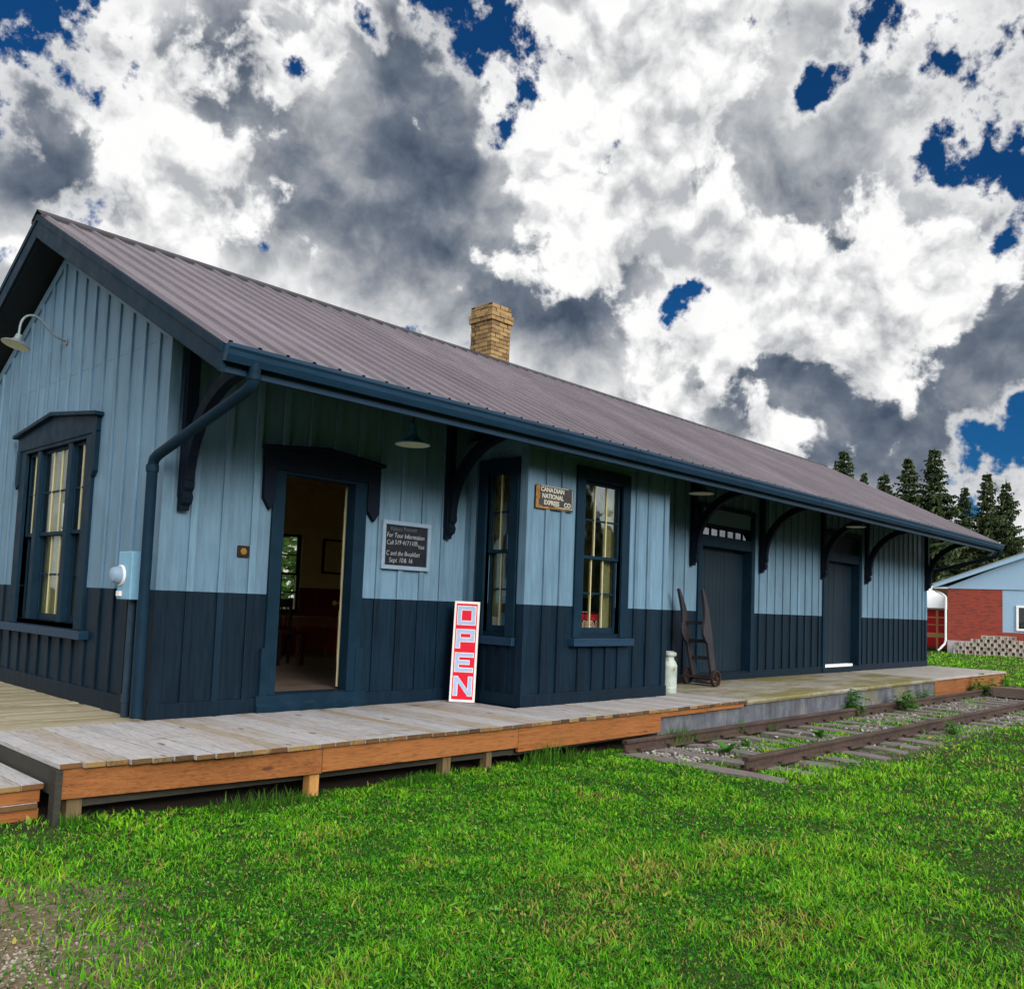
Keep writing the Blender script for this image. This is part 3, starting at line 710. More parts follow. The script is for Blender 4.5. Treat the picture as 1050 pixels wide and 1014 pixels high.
# ---- entry door with pediment crown, ears and worn threshold; its leaf stands open inside
c = MB()
FR.box(c, 1.10, 1.235, -.12, .036, .16, 2.40); FR.box(c, 2.09, 2.245, -.12, .036, .16, 2.40); FR.box(c, 1.235, 2.09, -.12, .036, 2.37, 2.40)
FR.box(c, 1.06, 1.16, .0, .046, .06, .62); FR.box(c, 2.19, 2.285, .0, .046, .06, .62)
DR = build('entry_door', c, M['trim_paint'], ST, bevel=.005)
cr = MB(); FR.poly(cr, [(.98, 2.40), (2.40, 2.40), (2.40, 2.60), (1.68, 2.67), (.98, 2.60)], 0, .055)
FR.poly(cr, [(.945, 2.59), (1.68, 2.662), (2.435, 2.59), (2.435, 2.625), (1.68, 2.70), (.945, 2.625)], 0, .105)
for a, b in ((.98, 1.105), (2.24, 2.40)): FR.poly(cr, [(a, 2.42), (b, 2.42), (b, 2.08), ((a * .4 + b * .6), 1.985), (a, 2.10)], 0, .062)
build('crown', cr, M['bracket_paint'], DR, bevel=.005)
th = MB()
n = 16; vs = []
for i in range(n + 1):
    x = 1.02 + (2.33 - 1.02) * i / n; d = .012 * math.sin(i * 1.9) + .008 * math.sin(i * 4.1)
    vs += [(x, -.035, -.002), (x, -.080 + d, -.002), (x, -.085 + d, .055 + d), (x, -.060, .085 + d * .6), (x, -.056, .165 - abs(i - n / 2) * .001), (x, .13, .172), (x, .13, .12), (x, -.035, .12)]
fs = [(i * 8 + k, i * 8 + (k + 1) % 8, (i + 1) * 8 + (k + 1) % 8, (i + 1) * 8 + k) for i in range(n) for k in range(8)] + [tuple(range(8)), tuple(n * 8 + k for k in range(8))]
th.add(vs, fs); build('threshold', th, M['trim_paint'], DR)
lf = MB(); LP = Plane((2.098, .165, 0), (.572, .820, 0), (-.820, .572, 0))
LP.box(lf, 0, .84, -.042, 0, .19, 2.35)
for a, b in ((.12, .36), (.46, .72)):
    for c_, d in ((.45, 1.0), (1.25, 2.15)): LP.box(lf, a, b, 0, .007, c_, d)
LEAF = build('door_leaf', lf, M['cream_paint'], DR, bevel=.004)
kn = MB(); kn.lathe([(.012, 0), (.012, .03), (.03, .045), (.03, .07), (.012, .085)], (0, 0, 0), 12, 'x'); kn.xform(Matrix.Translation(LP.p(.77, .0, 1.08)) @ Matrix.Rotation(R(145), 4, 'Z')); build('handle', kn, M['brass'], DR, smooth=True)

# ---- freight doors
def freight(u0, u1, zh, ztop, transom, cas=.115):
    c = MB(); n = .036
    FR.box(c, u0 - cas, u0, -.16, n, .11, ztop); FR.box(c, u1, u1 + cas, -.16, n, .11, ztop); FR.box(c, u0 - cas, u1 + cas, 0, n + .006, ztop, ztop + .07)
    FR.box(c, u0, u1, -.14, n - .01, zh, zh + .19)
    d = build('freight_door', c, M['trim_paint'], ST, bevel=.004)
    lf = MB(); k = 13; wv = (u1 - u0) / k
    for i in range(k): FR.box(lf, u0 + i * wv + .002, u0 + (i + 1) * wv - .002, -.19, -.15 + random.uniform(-.003, .003), .12, zh)
    FR.box(lf, u0, u1, -.22, -.19, .11, zh)
    build('door_leaf', lf, M['door_paint'], d, bevel=.002)
    zt = zh + .19
    if transom:
        t0, t1 = zt, zt + .15; m_ = MB(); k = 6; pa = MB()
        wv = (u1 - u0 - .06) / k
        for i in range(k + 1): FR.box(m_, u0 + .03 + i * wv - .022, u0 + .03 + i * wv + .022, -.03, .0, t0, t1)
        FR.box(m_, u0, u1, -.06, .012, t1, t1 + .04); build('transom_bar', m_, M['bracket_paint'], d)
        FR.box(pa, u0, u1, -.018, -.013, t0, t1); build('pane', pa, M['glass_dark'], d)
        zt = t1 + .04
    b = MB(); k = 9; wv = (u1 - u0) / k
    for i in range(k): FR.box(b, u0 + i * wv + .003, u0 + (i + 1) * wv - .003, -.08, -.05, zt, ztop)
    FR.box(b, u0, u1, -.10, -.08, zt, ztop)
    build('overdoor_panel', b, M['door_paint'], d)
    return d
freight(9.10, 10.75, 2.24, 2.88, True)
F2 = freight(13.82, 15.49, 2.29, 2.86, False)
tp = MB(); FR.box(tp, 13.84, 15.2, -.10, .02, .112, .165); build('sill_plate', tp, M['white_paint'], F2)

# ---- rooms
li = MB(); mr = MB()
def room_lining(mb, z0, z1):
    n0, n1 = -.150, -.125
    wall(mb, FR, .15, 8.5, z0, z1, [(1.2, 2.12, .1, 2.40), (3.86, 6.45, -.1, 2.95)], n0, n1)
    wall(mb, LW, .16, 5.56, z0, z1, [(1.74, 3.80, .67, 2.82)], n0, n1)
    wall(mb, BK, .16, 8.5, z0, z1, [BWIN, FILLWIN1, FILLWIN2], n0, n1)
    mb.box(8.5, 8.54, .16, 5.57, z0, z1)
    wall(mb, BF, 3.86, 6.45, z0, z1, [(4.64, 5.65, .7, 2.82)], -.125, -.105); wall(mb, BS, .0, .89, z0, z1, [(.26, .88, .7, 2.82)], -.125, -.105); BR.box(mb, 0, .89, -.125, -.105, z0, z1)
room_lining(mr, .15, 1.30); room_lining(li, 1.30, 3.1)
li.box(.16, 8.5, .16, 5.56, 3.1, 3.14); li.box(3.86, 6.45, -.90, .16, 2.93, 2.97)
build('interior_wall', li, M['cream_wall'], ST); build('wainscot', mr, M['maroon_wall'], ST)
fl = MB()
for i in range(40): fl.box(.16, 8.5, .13 + i * .136, .13 + (i + 1) * .136 - .004, .12, .168)
for i in range(8): fl.box(3.86, 6.45, -.90 + i * .128, -.90 + (i + 1) * .128 - .004, .12, .168)
build('interior_floor', fl, M['floor_wood'], ST)
fr2 = MB(); fr2.box(8.6, L - .14, .14, W - .14, .05, .10); build('freight_floor', fr2, M['beam_wood'], ST)
# back windows
c = MB()
BK.box(c, BWIN[0] - .1, BWIN[0], -.14, .03, .74, 2.32); BK.box(c, BWIN[1], BWIN[1] + .1, -.14, .03, .74, 2.32); BK.box(c, BWIN[0], BWIN[1], -.14, .03, 2.22, 2.32); BK.box(c, BWIN[0], BWIN[1], -.14, .06, .74, .84)
WB = build('window', c, M['cream_paint'], ST); sash_pair(BK, BWIN[0], BWIN[1], BWIN[2], BWIN[3], 3, WB, .03, 'trim_paint')
for q in (FILLWIN1, FILLWIN2):  # unseen back windows, added to let more light into the room
    c = MB(); BK.box(c, q[0] - .1, q[0], -.14, .03, q[2] - .1, q[3] + .1); BK.box(c, q[1], q[1] + .1, -.14, .03, q[2] - .1, q[3] + .1); BK.box(c, q[0], q[1], -.14, .03, q[3], q[3] + .1); BK.box(c, q[0], q[1], -.14, .06, q[2] - .1, q[2])
    wq = build('window', c, M['cream_paint'], ST); um = (q[0] + q[1]) / 2
    for ua, ub in ((q[0], um), (um, q[1])): sash_pair(BK, ua, ub, q[2], q[3], 3, wq, .03, 'trim_paint')
c = MB(); BK.box(c, 8.9, 11.3, 0, .03, 2.75, 2.85); BK.box(c, 8.9, 11.3, 0, .03, 2.1, 2.2); BK.box(c, 8.9, 9.0, 0, .03, 2.2, 2.75); BK.box(c, 11.2, 11.3, 0, .03, 2.2, 2.75)
for i in range(1, 8): BK.box(c, 9 + i * .275 - .015, 9 + i * .275 + .015, -.06, -.02, 2.2, 2.75)
WB2 = build('window', c, M['trim_paint'], ST); pa = MB(); BK.box(pa, 9, 11.2, -.05, -.046, 2.2, 2.75); build('pane', pa, M['glass'], WB2)
# notices behind the bay side pane
nt_ = MB(); BS.box(nt_, .44, .56, -.092, -.088, .86, .99); build('notice', nt_, M['card'], WS)
nt_ = MB(); BS.box(nt_, .575, .66, -.092, -.088, .86, 1.04); build('notice', nt_, M['card_blue'], WS)
nt_ = MB(); BF.box(nt_, 4.80, 4.85, -.096, -.092, .86, .965); build('notice', nt_, M['card'], WF)

# ---- curtains just inside the panes
def curtain(pl, u0, u1, z0, z1, n, parent):
    m_ = MB(); k = max(8, int((u1 - u0) / .02)); vs = []
    for i in range(k + 1):
        u = u0 + (u1 - u0) * i / k; d = .012 * math.sin(i * 1.35 + u * 3) + .005 * math.sin(i * 3.1)
        for t in range(5): z = z0 + (z1 - z0) * t / 4; vs.append(pl.p(u, n + d * (1 - .1 * t), z))
    m_.add(vs, [(i * 5 + t, (i + 1) * 5 + t, (i + 1) * 5 + t + 1, i * 5 + t + 1) for i in range(k) for t in range(4)])
    build('curtain', m_, M['curtain'], parent, smooth=True)
for a_, b_ in ((1.99, 2.44), (2.80, 3.36), (3.44, 3.69)): curtain(LW, a_, b_, .79, 2.70, -.110, WL)
curtain(BF, 5.36, 5.53, .83, 2.69, -.150, WF)
curtain(BS, .385, .50, .83, 2.69, -.135, WS)

# ------------------------------------------------------------------ platforms and steps
def fy(x):
    """front edge of the platform"""
    pts = [(-1.35, -1.66), (-.2, -1.87), (2.5, -1.945), (7.15, -1.93), (15.2, -1.76), (19.95, -1.74)]
    for (a, b), (c, d) in zip(pts, pts[1:]):
        if x <= c: return b + (d - b) * (x - a) / (c - a)
    return -1.74
WP = emp('wooden_platform', (2.9, -1, GZ), 0, 'low platform of weathered grey boards with orange rim boards in front of the station door', 'platform')
d = MB(); x = -1.33; bw = .142
while x < 7.14:
    a, b = x, min(x + bw - random.uniform(.004, .008), 7.15); xm = (a + b) / 2
    back = -.04
    if b > 3.70 and a < 6.61: back = -1.06
    if a > .02 or b < .0: pass
    fr = fy(xm) - .025 + random.uniform(-.008, .008); z0 = random.uniform(-.003, .002)
    if back == -1.06: d.hexa([(a, fr, -.038), (b, fr, -.038), (b, back, -.038), (a, back, -.038), (a, fr, z0), (b, fr, z0), (b, back, z0), (a, back, z0)])
    else:
        d.hexa([(a, fr, -.038), (b, fr, -.038), (b, back, -.038), (a, back, -.038), (a, fr, z0), (b, fr, z0), (b, back, z0 - .002), (a, back, z0 - .002)])
    x += bw
build('decking', d, M['deck'], WP, bevel=.004)
rim = MB()
for a, b, zb_ in ((-1.32, .555, -.238), (.56, 2.75, -.228), (2.755, 5.18, -.27), (5.185, 6.2, -.100), (6.205, 7.12, -.092)):
    ya, yb = fy(a + .001), fy(b)
    rim.hexa([(a, ya, zb_), (b, yb, zb_ ), (b, yb + .038, zb_), (a, ya + .038, zb_), (a, ya, -.042), (b, yb, -.042), (b, yb + .038, -.042), (a, ya + .038, -.042)])
build('rim_board', rim, M['fascia_wood'], WP, bevel=.003)
bm_ = MB()
for a, b in ((-1.24, 2.7), (2.7, 5.1)):
    ya, yb = fy(a) + .07, fy(b) + .07
    bm_.hexa([(a, ya, -.308), (b, yb, -.300), (b, yb + .05, -.300), (a, ya + .05, -.308), (a, ya, -.12), (b, yb, -.12), (b, yb + .05, -.12), (a, ya + .05, -.12)])
bm_.box(-1.325, -1.287, fy(-1.3) + .05, -.06, -.22, -.042)
for y in (-1.2, -.5): bm_.box(-1.2, 7.1, y, y + .05, -.22, -.045)
build('beam', bm_, M['beam_wood'], WP)
for px, w in ((-1.20, .10), (1.90, .095), (2.42, .07)):
    p = MB(); y = fy(px) + .055; p.box(px - w / 2, px + w / 2, y, y + .09, GZ - .1, -.10); build('post', p, M['post_wood'], WP, bevel=.004)
p = MB(); y = fy(.56) - .004; p.box(.475, .565, y + .045, y + .135, GZ - .1, -.10); build('post', p, M['post_orange'], WP, bevel=.004)
p = MB(); y = fy(-1.3); p.box(-1.345, -1.30, y - .01, y + .09, GZ - .1, -.042); build('post', p, M['beam_wood'], WP, bevel=.004)

SD = emp('side_deck', (-1.6, 2.8, GZ), 0, 'tan boarded deck running along the gable wall under its three-part window', 'deck')
d = MB(); y = .002
while y < 6.2:
    b = y + .138 - random.uniform(.004, .009); z0 = random.uniform(-.012, -.004)
    j = random.choice((-1.9, -2.6, -1.2)); d.box(-3.4, j - .003, y, b, -.04, z0); d.box(j, -.036, y, b, -.04, z0 - random.uniform(0, .003)); y += .138
d.hexa([(-1.33, -.036, -.04), (-.036, -.036, -.04), (-.036, 0, -.04), (-1.33, 0, -.04), (-1.33, -.036, -.006), (-.036, -.036, -.006), (-.036, 0, -.006), (-1.33, 0, -.006)])
build('decking', d, M['side_deck'], SD, bevel=.004)
for y in (.1, 2.2, 4.2):
    p = MB(); p.box(-3.3, -.1, y, y + .05, -.25, -.045); build('beam', p, M['beam_wood'], SD)
    p = MB(); p.box(-2.4, -2.3, y + .06, y + .16, GZ - .1, -.045); build('post', p, M['beam_wood'], SD)

SP = emp('wooden_step', (-2.1, -.9, GZ), 0, 'lower boarded step with two orange risers beside the end of the platform', 'step')
d = MB()
x = -1.352
while x > -3.3:
    a = x - .14; d.box(a + .005, x, -1.50 - random.uniform(.0, .006), -.06, -.188, -.150 + random.uniform(-.002, .002)); x -= .14
d.box(-3.3, -1.38, -1.50, -1.25, -.312, -.274)
build('tread', d, M['deck'], SP, bevel=.004)
r_ = MB(); r_.box(-3.3, -1.71, -1.475, -1.44, -.272, -.19); r_.box(-1.705, -1.365, -1.478, -1.44, -.274, -.19); r_.box(-3.3, -1.365, -1.475, -1.44, GZ - .08, -.314)
r_.box(-1.40, -1.367, -1.44, -.06, GZ - .08, -.19)
build('riser', r_, M['step_wood'], SP, bevel=.003)

CP = emp('concrete_platform', (11, -1, GZ), 0, 'old mossy concrete platform between the freight doors and the rails', 'platform')
d = MB(); n = 40; xs_ = [7.155 + (15.0 - 7.155) * i / n for i in range(n + 1)]
vs = []
for x in xs_:
    e = fy(x) - .03 + .014 * mnoise.noise((x * 1.7, 0, 0)) + .008 * mnoise.noise((x * 7, 3, 0)); z = .004 * mnoise.noise((x, 5, 0))
    vs += [(x, e + .008, -.062 + .01 * mnoise.noise((x * 4, 9, 0))), (x, e - .004, -.03), (x, e + .012, -.004 + z), (x, e + .35, z), (x, -.02, 0), (x, -.02, -.06)]
fs = [(i * 6 + k, i * 6 + (k + 1) % 6, (i + 1) * 6 + (k + 1) % 6, (i + 1) * 6 + k) for i in range(n) for k in range(6)] + [tuple(range(6)), tuple(n * 6 + k for k in range(6))]
d.add(vs, fs); build('slab', d, M['moss_slab'], CP)
w_ = MB(); n = 70; vs = []
xs_ = [5.19 + (15.0 - 5.19) * i / n for i in range(n + 1)]
for x in xs_:
    e = fy(x) + (.012 if x > 7.15 else .055) + .012 * mnoise.noise((x * 1.3, 2, 0)); top = -.05 if x > 7.16 else -.1
    vs += [(x, e, GZ - .12), (x, e + .008 * mnoise.noise((x * 3, 7, 0)), -.2), (x, e + .004, top), (x, e + .2, top), (x, e + .2, GZ - .12)]
fs = [(i * 5 + k, i * 5 + (k + 1) % 5, (i + 1) * 5 + (k + 1) % 5, (i + 1) * 5 + k) for i in range(n) for k in range(5)] + [tuple(range(5)), tuple(n * 5 + k for k in range(5))]
w_.add(vs, fs); build('retaining_face', w_, M['concrete'], CP)
EP = emp('platform_end', (17.5, -1, GZ), 0, 'pale far end of the platform with a faded orange rim beyond the second freight door', 'platform')
d = MB(); d.hexa([(15.01, fy(15) - .02, -.045), (19.95, fy(19.9) - .02, -.045), (19.95, .5, -.045), (15.01, -.04, -.045), (15.01, fy(15) - .02, .001), (19.95, fy(19.9) - .02, .001), (19.95, .5, .001), (15.01, -.04, .001)])
build('slab', d, M['pale_slab'], EP, bevel=.006)
rim = MB()
for a, b in ((15.01, 17.4), (17.41, 19.9)): rim.hexa([(a, fy(a) + .01, -.36), (b, fy(b) + .01, -.36), (b, fy(b) + .05, -.36), (a, fy(a) + .05, -.36), (a, fy(a) + .01, -.048), (b, fy(b) + .01, -.048), (b, fy(b) + .05, -.048), (a, fy(a) + .05, -.048)])
rim.box(19.86, 19.90, fy(19.9) + .06, .4, -.27, -.048)
build('rim_board', rim, M['fascia_wood'], EP, bevel=.003)
for q0_ in (15.0, 19.6):
    p = MB(); p.box(q0_, q0_ + .2, fy(q0_) + .06, .0, GZ - .1, -.05); build('beam', p, M['beam_wood'], EP)

# ------------------------------------------------------------------ lamps on the station
LM = emp('pendant_lamp', (2.215, -.80, 2.75), 0, 'blue enamel pendant lamp with a cream underside hanging above the chalkboard', 'lamp')
s = MB(); s.lathe([(.182, .0), (.185, .006), (.165, .022), (.10, .052), (.055, .085), (.042, .13), (.036, .185), (.026, .215)], (2.215, -.80, 2.745), 28)
build('lamp_shade', s, M['lamp_enamel'], LM, smooth=True)
s = MB(); s.lathe([(.176, .002), (.12, .018), (.03, .030)], (2.215, -.80, 2.742), 28); build('reflector', s, M['lamp_cream'], LM, smooth=True)
s = MB(); s.tube([(2.215, -.80, 2.94), (2.215, -.80, 3.205)], .009, 8); s.lathe([(.04, 0), (.04, .02)], (2.215, -.80, 3.185), 12); build('stem', s, M['black_metal'], LM)
def flat_lamp(x, y, z, label):
    e = emp('soffit_lamp', (x, y, z), 0, label, 'lamp', 'shallow lamps over the freight doors')
    s = MB(); s.lathe([(.19, .0), (.192, .008), (.15, .030), (.07, .055), (.045, .10), (.03, .14)], (x, y, z), 28); build('lamp_shade', s, M['lamp_grey'], e, smooth=True)
    s = MB(); s.lathe([(.184, .001), (.10, .012), (.02, .02)], (x, y, z - .003), 28); build('reflector', s, M['lamp_cream'], e, smooth=True)
    s = MB(); s.tube([(x, y, z + .12), (x, y, soff(y) + .01)], .010, 8); build('stem', s, M['black_metal'], e)
flat_lamp(7.78, -.80, 2.895, 'shallow grey lamp hanging over the freight door behind the hand truck')
flat_lamp(13.42, -.80, 2.905, 'shallow grey lamp hanging over the far freight door with the white sill plate')
GL = emp('gooseneck_lamp', (0, 2.73, 3.93), 0, 'gooseneck barn lamp curving out from the left gable above the three-part window', 'lamp')
s = MB(); s.lathe([(.146, .0), (.148, .006), (.13, .020), (.075, .044), (.042, .070), (.030, .13)], (0, 0, 0), 28)
mt = Matrix.Translation((-.53, 2.71, 3.755)) @ Matrix.Rotation(R(14), 4, 'Y')
s.xform(mt); build('lamp_shade', s, M['lamp_grey'], GL, smooth=True)
s = MB(); s.lathe([(.141, .001), (.08, .013), (.02, .022)], (0, 0, -.003), 28); s.xform(mt); build('reflector', s, M['lamp_cream'], GL, smooth=True)
s = MB(); pts = []
P_ = [(-.002, 2.73, 3.93), (-.12, 2.73, 3.955), (-.22, 2.728, 4.04), (-.33, 2.725, 4.125), (-.43, 2.72, 4.11), (-.49, 2.713, 4.02), (-.505, 2.71, 3.87)]
for i in range(len(P_) - 1):
    for t in (0, .34, .67):
        p0, p1, p2, p3 = [Vector(P_[min(max(i + k, 0), len(P_) - 1)]) for k in (-1, 0, 1, 2)]
        pts.append(.5 * ((2 * p1) + (p2 - p0) * t + (2 * p0 - 5 * p1 + 4 * p2 - p3) * t * t + (3 * p1 - p0 - 3 * p2 + p3) * t ** 3))
pts.append(Vector(P_[-1])); s.tube(pts, .013, 10); s.lathe([(.045, 0), (.045, -.015)], (0, 2.73, 3.93), 14, 'x'); build('arm', s, M['lamp_grey'], GL, smooth=True)

# ------------------------------------------------------------------ wall-hung things
MT = emp('electric_meter', (-.08, .33, 1.05), 0, 'pale teal electric meter box on the gable wall beside the downspout', 'meter box')
s = MB(); s.box(-.165, -.025, .19, .48, 1.055, 1.495); build('box', s, M['teal_box'], MT, bevel=.008)
s = MB(); s.lathe([(.085, 0), (.085, -.03), (.078, -.045), (.068, -.085), (.05, -.098), (.0, -.10)], (-.165, .395, 1.275), 24, 'x'); build('meter_glass', s, M['frame_grey'], MT, smooth=True)
s = MB(); s.lathe([(.095, 0), (.095, -.018), (.085, -.02)], (-.165, .395, 1.275), 24, 'x'); s.box(-.19, -.166, .36, .43, 1.085, 1.13); build('meter_ring', s, M['sign_white'], MT, smooth=True)
s = MB(); s.tube([(-.075, .33, 1.06), (-.075, .33, -.01)], .036, 12); s.tube([(-.065, .20, 1.06), (-.065, .20, -.01)], .022, 10); s.tube([(-.075, .33, .20), (-.075, .33, .12)], .044, 12); build('conduit', s, M['conduit'], MT, smooth=True)

CBD = emp('chalkboard', (2.81, -.03, 1.48), 0, 'chalkboard with handwritten lines in a grey blue frame on the wall right of the door', 'chalkboard')
s = MB(); FR.box(s, 2.50, 3.13, .028, .040, 1.52, 1.99); build('board', s, M['chalkboard'], CBD)
s = MB(); a0, a1, b0, b1 = 2.465, 3.165, 1.485, 2.028; t = .045
FR.box(s, a0, a1, .024, .058, b0, b0 + t); FR.box(s, a0, a1, .024, .058, b1 - t, b1); FR.box(s, a0, a0 + t, .024, .056, b0 + t, b1 - t); FR.box(s, a1 - t, a1, .024, .056, b0 + t, b1 - t)
build('frame', s, M['frame_grey'], CBD, bevel=.003)
for txt, u, z, sz, mt_ in (('Visitors Presents', 2.575, 1.915, .07, 'chalk_faint'), ('For Tour Information', 2.53, 1.842, .078, 'chalk'), ('Call', 2.53, 1.760, .074, 'chalk'), ('519', 2.645, 1.764, .074, 'chalk'), ('417', 2.755, 1.764, .074, 'chalk'), ('1105', 2.855, 1.766, .074, 'chalk'), ('Visit', 2.985, 1.735, .066, 'chalk'), ('C and the Breakfast', 2.53, 1.640, .076, 'chalk'), ("Sept", 2.575, 1.562, .076, 'chalk'), ("10", 2.715, 1.566, .076, 'chalk'), ("&", 2.785, 1.566, .076, 'chalk'), ("16", 2.85, 1.566, .076, 'chalk')):
    s = MB(); text_into(s, txt, sz, FR.mtx(u, .0412, z) @ Matrix.Rotation(R(random.uniform(-1, 1.5)), 4, 'Z'), .0008, .80 if len(txt) > 16 else .84, 1.0, -.0012, .16)
    build('handwriting', s, M[mt_], CBD)

PQ = emp('door_plaque', (.81, -.02, 1.5), 0, 'small dark plaque with a brass badge on the blue wall left of the door', 'plaque')
s = MB(); FR.box(s, .755, .872, .003, .026, 1.502, 1.612); build('backing', s, M['dark_wood'], PQ, bevel=.003)
s = MB(); s.lathe([(.036, -.026), (.034, -.031), (.0, -.034)], (.813, 0, 1.557), 6, 'y'); build('badge', s, M['brass'], PQ)

SG = emp('express_sign', (4.18, -1.05, 2.25), 0, 'old rusted dark enamel sign with three lines of cream capitals on the bay', 'sign')
s = MB(); BF.box(s, 3.85, 4.515, .026, .036, 2.262, 2.535); build('plate', s, M['old_sign'], SG, bevel=.003)
s = MB(); BF.poly(s, [(3.85, 2.262), (3.905, 2.262), (3.895, 2.34), (3.925, 2.40), (3.91, 2.48), (3.92, 2.535), (3.85, 2.535)], .0362, .0375)
BF.poly(s, [(3.905, 2.262), (4.10, 2.262), (4.08, 2.29), (3.98, 2.282), (3.91, 2.30)], .0362, .0375); build('rust_patch', s, M['old_rust'], SG)
s = MB()
for txt, u, z, sz, xs_ in (('CANA', 3.93, 2.462, .075, 1.02), ('DIAN', 4.155, 2.462, .075, 1.05), ('NATIONAL', 3.955, 2.387, .075, 1.0), ('EXPRESS', 3.99, 2.312, .075, .96), ('CO', 4.345, 2.312, .075, 1.08)):
    text_into(s, txt, sz, BF.mtx(u, .037, z), .001, xs_, 1.0, .0022)
BF.box(s, 4.49, 4.497, .036, .038, 2.30, 2.525); BF.box(s, 4.18, 4.497, .036, .038, 2.292, 2.299); BF.box(s, 3.93, 4.42, .036, .038, 2.525, 2.531)
build('lettering', s, M['old_letters'], SG)
s = MB(); text_into(s, 'MONEY ORDERS', .034, BF.mtx(4.08, .037, 2.266), .001, 1.15, 1.0, .0006); build('worn_lettering', s, M['old_rust'], SG)

# ------------------------------------------------------------------ red OPEN board leaning in the corner
OB = emp('open_sign', (3.478, -.355, 0), 0, 'tall red OPEN board with pale blue letters leaning in the corner by the bay', 'sign')
bx = Vector((.19, -.215, 0)).normalized(); nx = Vector((bx.y, -bx.x, 0)) ; nx = -nx if nx.y > 0 else nx
tilt = Matrix.Rotation(-R(5.5), 4, bx)
Mo = Matrix((bx, Vector((0, 0, 1)), nx)).transposed().to_4x4()
Mo = Matrix.Translation((0, 0, .004)) @ tilt @ Mo
Mo = Mo @ Matrix.Rotation(R(-0.6), 4, 'Z')
hw, hh = .148, 1.16
def sbox(mb, x0, x1, y0, y1, z0, z1):
    st = len(mb.v); mb.box(x0, x1, y0, y1, z0, z1); mb.xform(Mo, st)
s = MB(); sbox(s, -hw, hw, 0, hh, -.02, .0); build('board', s, M['sign_white'], OB, local=True, bevel=.003)
s = MB(); sbox(s, -hw + .026, hw - .026, .03, hh - .028, .0, .003); build('red_panel', s, M['sign_red'], OB, local=True)
def block_letter(ch, x0, y0, w, h, t):
    B = []
    if ch == 'O': B = [(x0, x0 + t, y0, y0 + h), (x0 + w - t, x0 + w, y0, y0 + h), (x0 + t, x0 + w - t, y0, y0 + t), (x0 + t, x0 + w - t, y0 + h - t, y0 + h)]
    if ch == 'P': B = [(x0, x0 + t, y0, y0 + h), (x0 + t, x0 + w, y0 + h - t, y0 + h), (x0 + w - t, x0 + w, y0 + h * .36, y0 + h - t), (x0 + t, x0 + w - t, y0 + h * .36, y0 + h * .36 + t)]
    if ch == 'E': B = [(x0, x0 + t, y0, y0 + h), (x0 + t, x0 + w, y0, y0 + t), (x0 + t, x0 + w, y0 + h - t, y0 + h), (x0 + t, x0 + w * .78, y0 + h * .5 - t / 2, y0 + h * .5 + t / 2)]
    return B
s = MB(); o_ = MB(); lw, lh_, t = .205, .21, .038; yy = hh - .06
for ch_ in 'OPEN':
    y0 = yy - lh_; x0 = -lw / 2
    if ch_ == 'N':
        for m_, e, za, zb_ in ((o_, .008, .003, .0045), (s, 0, .0045, .0065)):
            sbox(m_, x0 - e, x0 + t + e, y0 - e, y0 + lh_ + e, za, zb_); sbox(m_, x0 + lw - t - e, x0 + lw + e, y0 - e, y0 + lh_ + e, za, zb_)
            st = len(m_.v); q = [(x0 + t + e * .2, y0 + lh_ + e), (x0 + t * .6, y0 + lh_ - t * 1.1), (x0 + lw - t - e * .2, y0 - e), (x0 + lw - t * .6, y0 + t * 1.1)]
            m_.prism([q[1], q[2], q[3], q[0]], 'z', za + .0003, zb_ + .0003); m_.xform(Mo, st)
    else:
        for a, b, c_, d_ in block_letter(ch_, x0, y0, lw, lh_, t):
            sbox(s, a, b, c_, d_, .0045, .0065); sbox(o_, a - .008, b + .008, c_ - .008, d_ + .008, .003 + random.uniform(0, .0006), .0045)
    yy -= .271
build('letter_outline', o_, M['sign_white'], OB, local=True); build('lettering', s, M['sign_blue'], OB, local=True)

# second OPEN sign inside the bay window
OW = emp('window_open_sign', (5.12, -.86, .82), 0, 'small black and red OPEN sign standing behind the bay window pane', 'sign')
s = MB(); BF.box(s, 4.86, 5.37, -.175, -.165, .82, 1.09); build('board', s, M['black_metal'], OW)
s = MB(); BF.box(s, 4.93, 5.32, -.165, -.163, .985, 1.06); build('red_panel', s, M['sign_red'], OW)
s = MB(); text_into(s, 'OPEN', .20, BF.mtx(4.885, -.162, .832), .001, .80, 1.0, .011); build('lettering', s, M['sign_white'], OW)
s = MB(); text_into(s, 'OPEN', .20, BF.mtx(4.885, -.1605, .832), .0008, .80, 1.0, -.003); build('red_lettering', s, M['sign_red'], OW)
s = MB(); BF.box(s, 4.858, 4.872, -.164, -.16, .82, 1.09); BF.box(s, 4.86, 5.1, -.164, -.16, 1.082, 1.09); build('edge_strip', s, M['card'], OW)

